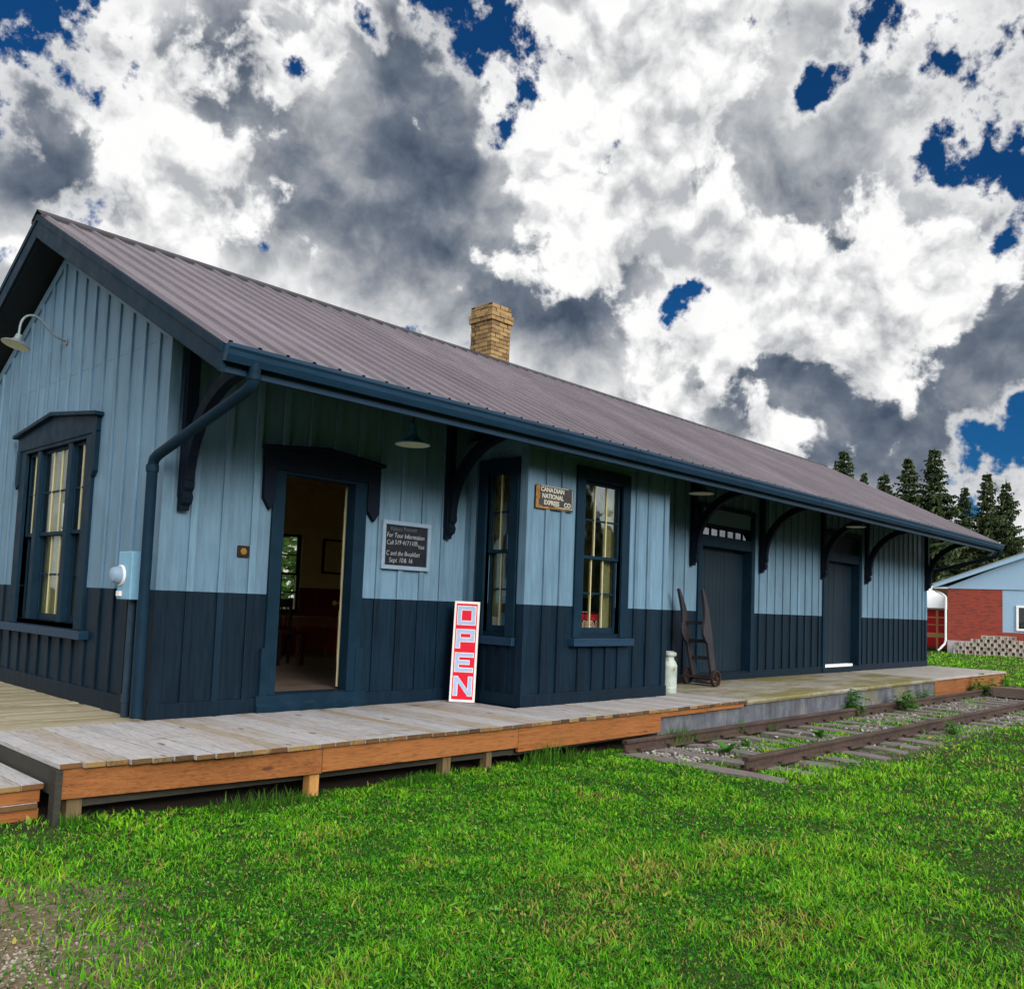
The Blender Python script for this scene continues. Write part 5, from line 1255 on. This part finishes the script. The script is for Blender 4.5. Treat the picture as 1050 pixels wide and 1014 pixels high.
sl = .40; rx = 5.25; e0 = 3.37 + .66 * sl                       # roof edge line: z = e0 + sl * s
m_ = MB(); m_.prism([(.0, 3.24), (10.5, 3.24), (10.5, 3.26), (rx, e0 + sl * rx - .1), (.0, 3.26)], 'y', -.03, .15); build('gable', m_, M['gable_vinyl'], BH, local=True)
m_ = MB(); m_.box(-.6, 11.1, -.045, -.03, 3.17, 3.26)
for s in (0, 1):
    f = (lambda v: v) if s == 0 else (lambda v: 10.5 - v)
    m_.prism([(f(-.66), e0 - sl * .66 - .20), (f(rx), e0 + sl * rx - .28), (f(rx), e0 + sl * rx - .02), (f(-.66), e0 - sl * .66 - .02)], 'y', -.42, -.36)
build('bargeboard', m_, M['gable_vinyl'], BH, local=True)
m_ = MB()
for s in (0, 1):
    f = (lambda v: v) if s == 0 else (lambda v: 10.5 - v)
    m_.prism([(f(-.70), e0 - sl * .70 - .02), (f(rx), e0 + sl * rx - .02), (f(rx), e0 + sl * rx + .03), (f(-.70), e0 - sl * .70 + .03)], 'y', -.45, 12.4)
build('roof', m_, M['roof_grey'], BH, local=True)
m_ = MB(); m_.box(-.66, 0, -.36, 12.3, 3.16, 3.19); build('soffit', m_, M['white_paint'], BH, local=True)
m_ = MB(); m_.box(2.97, 3.07, -.05, .05, 1.2, 2.42); m_.box(4.38, 4.48, -.05, .05, 1.2, 2.42); m_.box(3.07, 4.38, -.05, .05, 2.32, 2.42); m_.box(3.07, 4.38, -.05, .05, 1.2, 1.31); HWN = build('window', m_, M['white_paint'], BH, local=True)
m_ = MB(); m_.box(3.07, 4.38, .02, .03, 1.31, 2.32); build('pane', m_, M['glass'], HWN, local=True)
m_ = MB(); m_.box(3.05, 4.40, .12, .16, 1.25, 2.40); build('blind', m_, M['black_metal'], HWN, local=True)
m_ = MB(); m_.tube([(-.62, .1, 3.12), (-.55, .06, 3.04), (-.20, -.06, 2.86), (-.09, -.06, 2.74), (-.09, -.06, .62), (-.14, -.06, .40), (-.42, -.30, .05)], .055, 8); build('downspout', m_, M['white_paint'], BH, local=True)
m_ = MB(); m_.box(-.78, -.67, -.4, 12.3, 3.10, 3.22); build('gutter', m_, M['white_paint'], BH, local=True)

BWL = emp('block_wall', H0 + U * .30 + Vector((U.y, -U.x, 0)) * 1.0, hz, 'low openwork wall of stacked concrete blocks in front of the brick house', 'wall')
m_ = MB(); rows = 5; bw_, bh_ = .30, .19
for r_ in range(rows):
    for k in range(26):
        x0 = k * bw_ + (bw_ / 2 if r_ % 2 else 0) + .02 * math.sin(r_); 
        if r_ == rows - 1 and (k % 7 in (2, 3) or k < 4): continue
        if r_ == rows - 2 and k < 2: continue
        j = random.uniform(-.02, .02); z0 = -.02 + r_ * bh_
        # every other block shows its open core, so the wall reads as openwork
        m_.box(x0 + .005, x0 + .09, j, .3 + j, z0, z0 + bh_ - .006); m_.box(x0 + .21, x0 + bw_ - .005, j, .3 + j, z0, z0 + bh_ - .006)
        m_.box(x0 + .09, x0 + .21, .24 + j, .3 + j, z0, z0 + bh_ - .006); m_.box(x0 + .09, x0 + .21, j + .01, .24 + j, z0, z0 + .035)
build('blocks', m_, M['block'], BWL, local=True)
# worn sandy path in front of the block wall
def strip(name, pts, w, mat, dz):
    m_ = MB(); vs = []
    for i, p in enumerate(pts):
        a = Vector(pts[max(i - 1, 0)]); b = Vector(pts[min(i + 1, len(pts) - 1)]); t = (b - a).normalized(); nn = Vector((-t.y, t.x, 0)) * w / 2
        for s in (-1, 1): q = Vector(p) + nn * s; vs.append((q.x, q.y, float(ground_z(q.x, q.y)) + dz))
    m_.add(vs, [(2 * i, 2 * i + 1, 2 * i + 3, 2 * i + 2) for i in range(len(pts) - 1)]); o = build(name, m_, mat); tag(o, kind='structure'); return o
FWD = Vector((.72491, .68884, 0))
q0 = H0 - FWD * 3.6
strip('path', [tuple((q0 + U * s).xy) + (0,) for s in (1.9, 2.6, 4, 7, 12, 25)], 1.6, M['path'], .02)
strip('driveway', [(-60, 11, 0), (-20, 11, 0), (0, 10.5, 0), (12, 10.5, 0), (30, 12, 0)], 4.0, M['drive'], .02)
# red shed and a timber railing far behind, between station and house
RS = emp('red_shed', (52.3, 10.5, -.4), hz, 'red shed with a pale roof far behind, seen between the station and the brick house', 'shed')
m_ = MB(); m_.box(-2.6, 2.4, 0, 4, 0, 2.35); build('wall', m_, M['barn_red'], RS, local=True)
m_ = MB(); m_.prism([(-.35, 2.30), (4.35, 2.30), (2, 3.7)], 'x', -2.8, 2.6); build('roof', m_, M['white_paint'], RS, local=True)
m_ = MB(); m_.box(-2.62, 2.42, -.03, 0, 2.2, 2.36); m_.box(-.9, -.8, -.03, 0, 0, 2.2); m_.box(.8, .9, -.03, 0, 0, 2.2); build('trim', m_, M['white_paint'], RS, local=True)
TD = emp('garden_deck', (46.1, 8.55, -.4), hz, 'raised timber deck with a railing in front of the red shed', 'deck')
m_ = MB(); m_.box(-2.2, .9, 0, 2.5, .66, .86); build('floor', m_, M['orange_timber'], TD, local=True)
for x in (-2.1, -1.3, -.55, .25, .8):
    m_ = MB(); m_.box(x - .05, x + .05, .02, .12, 0, 2.1 if x == .25 else 1.75); build('post', m_, M['orange_timber'], TD, local=True)
m_ = MB(); m_.box(-2.2, .9, .04, .09, 1.68, 1.75); m_.box(-2.2, .9, .04, .09, 1.3, 1.35); build('railing', m_, M['orange_timber'], TD, local=True)

# ------------------------------------------------------------------ trees
def spruce_mesh(H, Rb, seed, dens=1.0):
    random.seed(seed); lv = MB(); tk = MB()
    tk.tube([(0, 0, -.2), (.03, .02, H * .5), (0, 0, H * .98)], [H * .017, H * .010, .012], 8)
    z = H * .07
    while z < H * .985:
        t = z / H; L_ = Rb * ((1 - t) ** .82) * (.8 + .2 * math.sin(z * 2.3 + seed)) + .10; nb = max(4, int((5 + 4 * (1 - t)) * dens)); a0 = random.uniform(0, 6.28)
        for k in range(nb):
            a = a0 + k * 6.283 / nb + random.uniform(-.35, .35); ln = L_ * random.uniform(.55, 1.15); drop = random.uniform(.18, .42) * (1 - t * .8); up = .30 * t
            ca, sa = math.cos(a), math.sin(a); zb_ = z + random.uniform(-.12, .12)
            P = lambda s: Vector((ca * ln * s, sa * ln * s, zb_ + ln * (up * s - drop * s + .22 * drop * s ** 3 * 2)))
            tk.tube([P(0), P(.5), P(.95)], [.02 + .012 * ln, .014, .005], 4, cap=False)
            ns = max(3, int(ln / .15))
            for i in range(ns):
                s = (i + .8) / ns; c = P(s); wid = (.20 + .50 * (1 - s) * ln * .42) * random.uniform(.7, 1.3)
                for sd in (-1, 1):
                    hang = random.uniform(.10, .32) * min(1, .45 + ln * .3); f = random.uniform(.15, .5)
                    e1 = c + Vector((-sa * sd * wid + ca * f * wid, ca * sd * wid + sa * f * wid, -hang * random.uniform(.3, 1.0)))
                    th_ = random.uniform(.055, .11); q = Vector((ca, sa, 0)) * th_
                    lv.add([c - q, c + q, e1 + q * .35 + Vector((0, 0, -.03)), e1 - q * .5], [(0, 1, 2, 3)])
                    lv.add([c + Vector((0, 0, .03)), (c + e1) / 2 + Vector((0, 0, .05)), e1, (c + e1) / 2 + Vector((random.uniform(-.05, .05), 0, -hang))], [(0, 1, 2, 3)])
            e = P(1.0); lv.add([P(.8) + Vector((-sa * .05, ca * .05, 0)), P(.8) + Vector((sa * .05, -ca * .05, 0)), e + Vector((ca * .12, sa * .12, -.04))], [(0, 1, 2)])
        z += random.uniform(.17, .30) * (1 - .35 * t) * 1.12
    for k in range(5):
        a = k * 1.26; lv.add([(0, 0, H * .93), (.10 * math.cos(a), .10 * math.sin(a), H * .95), (0, 0, H * 1.01)], [(0, 1, 2)])
    return lv, tk
PROTO = {}
def spruce(kind, x, y, H, label, wide=1.0, rz=0.0, sparse=False):
    e = emp('spruce_tree', (x, y, -.4), rz, label, 'tree', 'spruces beyond the station')
    if kind not in PROTO:
        lv, tk = spruce_mesh(12.0, {0: 3.5, 1: 3.0, 2: 3.8}[kind], 20 + kind, {0: 1.0, 1: .85, 2: .95}[kind])
        a = build('crown', lv, M['needles'], e, local=True); b = build('trunk', tk, M['bark'], e, local=True); PROTO[kind] = (a, b)
    else:
        for p in PROTO[kind]:
            c = p.copy(); COL.objects.link(c); c.parent = e
    s = H / 12.0; e.scale = (s * wide, s * wide, s)
T_ = [(0, 52.8, 16.3, 12.5, 'spruce tip showing alone above the roof slope, leftmost of the row', 1.0),
      (1, 62.5, 18.9, 12.6, 'faint small spruce tip, second from the left above the roof', .8),
      (2, 55.2, 14.6, 11.3, 'spruce with a rounded broad top close right of the faint small one', 1.0),
      (1, 55.7, 13.2, 12.2, 'slim spruce just left of the tallest one', 1.1),
      (0, 57.0, 12.0, 12.9, 'tallest broad spruce of the row, above the far eave corner', 1.1),
      (1, 58.4, 10.6, 10.4, 'short slim spruce in the dip right of the tallest', 1.0),
      (0, 59.4, 9.5, 11.4, 'pointed spruce behind the left slope of the brick house gable', .95),
      (2, 60.3, 8.6, 11.0, 'thin-crowned spruce right of the pointed one above the house gable', .85),
      (2, 62.0, 6.6, 9.8, 'spruce cut off by the right edge of the photo above the house', 1.0),
      (0, 66.0, 5.0, 11.5, 'spruce standing behind the house roof farthest right', 1.0)]
for i, (k, x, y, H, lab, wd) in enumerate(T_): spruce(k, x, y, H, lab, wd, i * 1.3)
for i, (k, x, y, H, lab) in enumerate([(1, 66, 16.5, 7.5, 'low dark spruce filling the gap under the rounded broad one'), (2, 65, 13.5, 8.0, 'low wide spruce behind the tallest one'), (0, 67, 11.2, 7.5, 'low spruce behind the short slim one'), (1, 68.5, 9.0, 7.8, 'low spruce seen between the pointed and the thin-crowned ones'), (0, 70, 7.0, 7.2, 'low spruce behind the right edge of the house gable')]):
    spruce(k, x, y, H, lab, 1.25, i * 2.1)

def leafy_mesh(H, Rc, seed, n=7000, leafs=.17):
    random.seed(seed); lv = MB(); tk = MB(); tk.tube([(0, 0, -.2), (.05, .02, H * .3), (.02, .05, H * .7)], [.13, .09, .04], 8)
    cl = [(Vector((random.gauss(0, Rc * .5), random.gauss(0, Rc * .5), H * random.uniform(.25, .9))), Rc * random.uniform(.25, .5)) for _ in range(26)]
    for c, r_ in cl: tk.tube([(0, 0, H * .25), (c.x * .5, c.y * .5, H * .3 + (c.z - H * .3) * .5), tuple(c)], [.05, .03, .01], 5)
    for i in range(n):
        c, r_ = random.choice(cl); d_ = Vector((random.gauss(0, 1), random.gauss(0, 1), random.gauss(0, 1))).normalized() * r_ * random.uniform(.5, 1.05); p = c + d_
        u = Vector((random.gauss(0, 1), random.gauss(0, 1), random.gauss(0, .6))).normalized(); v = u.orthogonal().normalized(); s = leafs * random.uniform(.6, 1.3)
        lv.add([p - u * s, p + v * s * .5, p + u * s, p - v * s * .5], [(0, 1, 2, 3)])
    return lv, tk
for i, (x, y, H, rc, lab) in enumerate([(8.5, 14.0, 6.0, 2.3, 'leafy green tree seen through the back window of the station'), (11.5, 16.0, 5.2, 2.0, 'leafy tree behind the station hidden by its roof')][:1]):
    e = emp('leafy_tree', (x, y, -.4), 0, lab, 'tree'); lv, tk = leafy_mesh(H, rc, 77 + i); build('crown', lv, M['leaves'], e, local=True); build('trunk', tk, M['bark'], e, local=True)

# the wood on the far side of the lawn, behind the photographer (it is what the window panes mirror)
random.seed(5); m_ = MB()
for i in range(34):
    x0 = -75 + i * 5.2 + random.uniform(-2, 2); y0 = -52 + random.uniform(-5, 5) - .002 * (x0 - 10) ** 2 * .5; H_ = random.uniform(9, 14); rr_ = random.uniform(2.6, 4.2)
    m_.tube([(x0, y0, -.5), (x0, y0, H_ * .6)], [.25, .1], 6)
    for k in range(330):
        t = random.random(); r_ = rr_ * math.sin(math.pi * (.12 + .8 * t)) * random.uniform(.5, 1.1); a_ = random.uniform(0, 6.28); p = Vector((x0 + r_ * math.cos(a_), y0 + r_ * math.sin(a_), .3 + H_ * t))
        u = Vector((random.gauss(0, 1), random.gauss(0, 1), random.gauss(0, .7))).normalized(); v = u.orthogonal().normalized(); s = random.uniform(.6, 1.2)
        m_.add([p - u * s, p + v * s * .8, p + u * s, p - v * s * .8], [(0, 1, 2, 3)])
fwood = build('far_woods', m_, M['needles']); tag(fwood, kind='stuff')

# ------------------------------------------------------------------ sky
HOLES = [(15.3,30.0,2.39,1.2),(17.6,30.1,1.27,0.85),(18.9,22.2,0.95,1.0),(18.8,21.1,0.65,0.75),(43.0,35.5,1.71,1.0),(41.7,35.6,1.2,0.5),(43.2,28.9,0.6,0.62),(44.4,29.6,0.44,0.5),(64.9,30.5,0.75,0.8),(63.8,29.7,0.67,0.7),(66.3,31.4,0.59,0.6),(69.4,34.1,1.38,0.9),(75.0,27.4,1.88,1.15),(76.3,28.8,1.91,1.15),(74.2,26.8,0.95,0.7),(74.0,31.7,0.68,0.35),(75.5,22.5,0.73,0.9),(56.8,19.7,0.76,0.75),(55.9,18.2,0.65,0.65),(57.6,20.1,0.52,0.5),(75.9,9.8,1.65,1),(74.6,9.1,1.05,0.7),(72.7,11.5,0.48,0.6),(76.4,11.0,1.02,0.7),(35.5,32.9,0.46,0.6),(30.0,30.8,0.51,0.75),(29.3,31.3,0.35,0.5),(34.0,33.6,0.5,0.5),(19.4,26.9,0.39,0.5)]
DARKS = [(17.2,25.3,2.95,0.9),(15.9,22.5,2.39,0.6),(26.4,31.5,2.36,0.6),(25.4,28.9,2.26,0.4),(40.1,30.1,2.8,1.0),(38.6,32.9,2.32,0.7),(38.7,25.7,2.54,0.85),(30.8,25.9,2.7,0.6),(32.8,22.9,2.53,0.5),(36.0,21.6,2.9,0.35),(47.8,18.8,3.63,0.8),(42.5,21.5,2.96,0.55),(50.4,20.0,1.67,0.5),(68.7,15.1,4.69,1.2),(74.0,15.2,3.63,1.2),(64.2,14.8,3.17,1.0),(72.0,12.9,3.22,0.7),(59.4,14.3,1.91,0.5),(60.3,28.6,2.65,0.12),(62.8,25.2,2.97,0.3),(68.6,26.7,2.28,0.3),(56.0,24.8,2.54,0.15),(66.4,23.8,2.66,0.4),(76.0,16.9,2.0,0.6),(61.7,20.6,1.13,0.35),(25.9,22.8,1.61,0.3),(22.0,21.5,0.78,0.3)]
WHITES = [(49.8,33.0,2.61,0.7),(53.3,29.4,2.44,0.8),(51.5,24.6,2.58,0.7),(58.9,32.2,2.05,0.4),(47.3,30.4,2.43,0.7),(50.1,27.9,2.22,0.6),(56.4,32.8,2.57,0.5),(21.5,16.8,2.67,0.4),(23.7,24.7,3.1,0.9),(21.7,29.8,1.92,0.8),(32.2,32.7,2.27,0.6),(45.9,32.4,2.11,0.8),(51.2,33.0,2.34,0.5),(52.8,24.0,2.87,0.6),(45.0,22.8,2.05,0.4),(61.1,21.5,2.37,0.9),(68.1,18.8,2.45,0.9),(65.3,17.9,1.97,0.6),(71.9,19.0,2.09,0.7),(74.0,21.3,2.0,0.6),(28.7,29.7,1.12,0.5),(28.6,21.3,2.77,0.5),(54.3,18.3,2.1,0.4),(53.1,15.3,2.14,0.4),(60.5,18.1,1.45,0.4),(70.8,31.2,1.89,0.7),(66.5,10.8,2.01,0.5),(69.8,11.9,1.66,0.35),(20.8,19.9,1.3,0.5),(59.1,10.4,3.64,0.3)]

w = bpy.data.worlds.new('World'); sc.world = w; w.use_nodes = True; nt = w.node_tree; nt.nodes.clear(); g = G(nt)
out = g.n('ShaderNodeOutputWorld'); bg = g.n('ShaderNodeBackground'); g.l(bg.outputs[0], out.inputs[0]); bg.inputs['Strength'].default_value = .1
S_EL, S_AZ = R(21), R(196)              # azimuth clockwise from +Y
sky = g.n('ShaderNodeTexSky', sky_type='NISHITA'); sky.sun_disc = False; sky.sun_elevation = S_EL; sky.sun_rotation = S_AZ; sky.air_density = 1.0; sky.dust_density = .3; sky.ozone_density = 2.5
tc = g.n('ShaderNodeTexCoord'); D = tc.outputs['Generated']
def dirv(az, el): az, el = R(az), R(el); return (math.sin(az) * math.cos(el), math.cos(az) * math.cos(el), math.sin(el))
def warp(vec, scale, amt, det=5):
    nd = g.n('ShaderNodeTexNoise'); g.l(vec, nd.inputs['Vector']); nd.inputs['Scale'].default_value = scale; nd.inputs['Detail'].default_value = det; nd.inputs['Roughness'].default_value = .62
    o = g.vmath('SUBTRACT', nd.outputs['Color'], (.5, .5, .5)); s = g.n('ShaderNodeVectorMath', operation='SCALE'); g.l(o, s.inputs[0]); s.inputs[3].default_value = amt
    return g.vmath('ADD', vec, s.outputs[0])
def field(vec, blobs, k=1.0):
    acc = None
    for az, el, rad, wt in blobs:
        c = dirv(az, el); s2 = R(rad * k) ** 2
        dd = g.vmath('DOT_PRODUCT', vec, c)
        ex = g.math('EXPONENT', g.math('MULTIPLY_ADD', dd, 1 / s2, -1 / s2))
        acc = g.math('MULTIPLY', ex, wt) if acc is None else g.math('MULTIPLY_ADD', ex, wt, acc)
    return acc
def fb(vec, scale, det, rough, off=0.0, gain=3.0):
    if off: vec = g.vmath('ADD', vec, (off, off * .7, -off))
    return g.math('MULTIPLY', g.math('SUBTRACT', g.noise(vec, scale, det, rough), .5), gain)
DW = g.vmath('NORMALIZE', warp(warp(D, 4.5, .060, 2), 16, .022, 3))
hole = field(DW, HOLES, 1.45); dark = field(DW, DARKS, 1.0); white = field(DW, WHITES, 1.05)
nA = fb(DW, 7.5, 10, .56); nB = fb(DW, 8.5, 11, .55, 3.1); nC = fb(DW, 5.0, 10, .56, 7.7); nD = fb(D, 2.6, 4, .5, 1.3); nE = fb(D, 26, 8, .60, 5.1); nF = fb(DW, 14, 9, .55, 9.2)
# a light-facing difference gives the puffs soft relief
nBu = fb(g.vmath('ADD', DW, (-.006, -.006, .022)), 8.5, 11, .55, 3.1)
rel = g.math('MULTIPLY', g.math('SUBTRACT', nB, nBu), .75)
# grey body of the overcast
body = g.math('MULTIPLY_ADD', nC, .30, .60); body = g.math('MULTIPLY_ADD', nD, .25, body); body = g.math('MULTIPLY_ADD', nE, .045, g.math('ADD', body, rel))
base = g.ramp(body, [(.08, (.22, .25, .295)), (.36, (.42, .44, .465)), (.60, (.64, .65, .66)), (.92, (.90, .90, .90))])
dm = g.rng(g.math('MULTIPLY_ADD', nC, .62, g.math('MULTIPLY_ADD', nF, -.35, g.math('MULTIPLY_ADD', nE, .10, dark))), .12, .95)
dcol = g.ramp(g.math('ADD', g.math('MULTIPLY_ADD', nA, .22, .5), g.math('MULTIPLY', rel, 1.0)), [(.15, (.060, .085, .130)), (.5, (.145, .175, .225)), (.9, (.36, .38, .415))])
wm0 = g.math('MULTIPLY_ADD', nB, .75, g.math('MULTIPLY_ADD', nF, .50, g.math('MULTIPLY_ADD', nE, .22, g.math('MULTIPLY', white, .8))))
wm = g.rng(wm0, .28, .47)
puff = g.math('ABSOLUTE', fb(DW, 10.5, 3, .5, 4.4, 2.0)); puff2 = g.math('ABSOLUTE', fb(DW, 24, 4, .55, 6.1, 2.0))
pf = g.math('MULTIPLY_ADD', puff, .85, g.math('MULTIPLY', puff2, .40))
wcol = g.ramp(g.math('ADD', g.math('MULTIPLY_ADD', nA, .20, .30), g.math('MULTIPLY_ADD', rel, 1.5, pf)), [(.12, (.46, .475, .50)), (.36, (.74, .745, .75)), (.56, (.96, .96, .955))])
cloud = g.mix(wm, g.mix(dm, base, dcol), wcol)
hraw = g.math('MULTIPLY_ADD', nA, .50, g.math('MULTIPLY_ADD', nF, .50, g.math('MULTIPLY_ADD', nE, .48, g.math('MULTIPLY', g.math('MINIMUM', hole, 1.1), .565))))
rim = g.math('MULTIPLY', g.math('MULTIPLY', g.rng(hraw, .15, .45), g.rng(hole, .05, .35)), .6)
cloud = g.mix(rim, cloud, (.90, .90, .90))
el_ = g.n('ShaderNodeSeparateXYZ'); g.l(D, el_.inputs[0])
# away from the view the cloud field opens onto sunlit cloud, brightest round the sun
sd = g.vmath('DOT_PRODUCT', D, dirv(196, 21)); glow = g.rng(sd, -.05, 1.0, 1.0, 3.7)
sc_ = g.n('ShaderNodeVectorMath', operation='SCALE'); g.l(cloud, sc_.inputs[0]); g.l(g.math('MULTIPLY', glow, 10.0 * .83), sc_.inputs[3])
hm = g.rng(hraw, .44, .66)
blue = g.mix(1.0, sky.outputs[0], (.10, .52, 1.0), 'MULTIPLY')
bs = g.n('ShaderNodeVectorMath', operation='SCALE'); g.l(blue, bs.inputs[0]); bs.inputs[3].default_value = 0.45
g.l(g.mix(hm, sc_.outputs[0], bs.outputs[0]), bg.inputs['Color'])
w.cycles.sampling_method = 'MANUAL'; w.cycles.sample_map_resolution = 1024

sl_ = bpy.data.lights.new('sun', 'SUN'); sl_.energy = 2.0; sl_.angle = R(20); sl_.color = (1, .95, .87)
so = bpy.data.objects.new('sun', sl_); COL.objects.link(so)
sd_ = Vector(dirv(196, 21)); so.rotation_euler = sd_.to_track_quat('Z', 'Y').to_euler(); so.location = sd_ * 60

# ------------------------------------------------------------------ camera
cam = bpy.data.cameras.new('camera'); co = bpy.data.objects.new('camera', cam); COL.objects.link(co); sc.camera = co
r2 = Vector((.68834301, -.72439347, .03792095)); u2 = Vector((-.07880836, -.02271417, .99663098)); fw = Vector((.72109163, .68901246, .0727234))
mw = Matrix((r2, u2, -fw)).transposed().to_4x4(); mw.translation = (-3.52757464, -7.79874885, 1.14266636); co.matrix_world = mw
cam.sensor_fit = 'HORIZONTAL'; cam.sensor_width = 36; cam.lens = 901.4069 / 1050 * 36; cam.shift_x = (525 - 527.9571) / 1050; cam.shift_y = (554.0859 - 507) / 1050; cam.clip_start = .05; cam.clip_end = 3000

sc.render.engine = 'CYCLES'; sc.cycles.max_bounces = 6; sc.cycles.transparent_max_bounces = 12; sc.cycles.caustics_reflective = False; sc.cycles.caustics_refractive = False
sc.cycles.use_denoising = True; sc.cycles.sample_clamp_indirect = 6
try:
    sc.cycles.denoiser = 'OPENIMAGEDENOISE'; sc.cycles.denoising_input_passes = 'RGB_ALBEDO_NORMAL'
except Exception: pass
sc.view_settings.view_transform = 'Standard'; sc.view_settings.look = 'None'; sc.view_settings.gamma = 1.0; sc.view_settings.exposure = 0.32
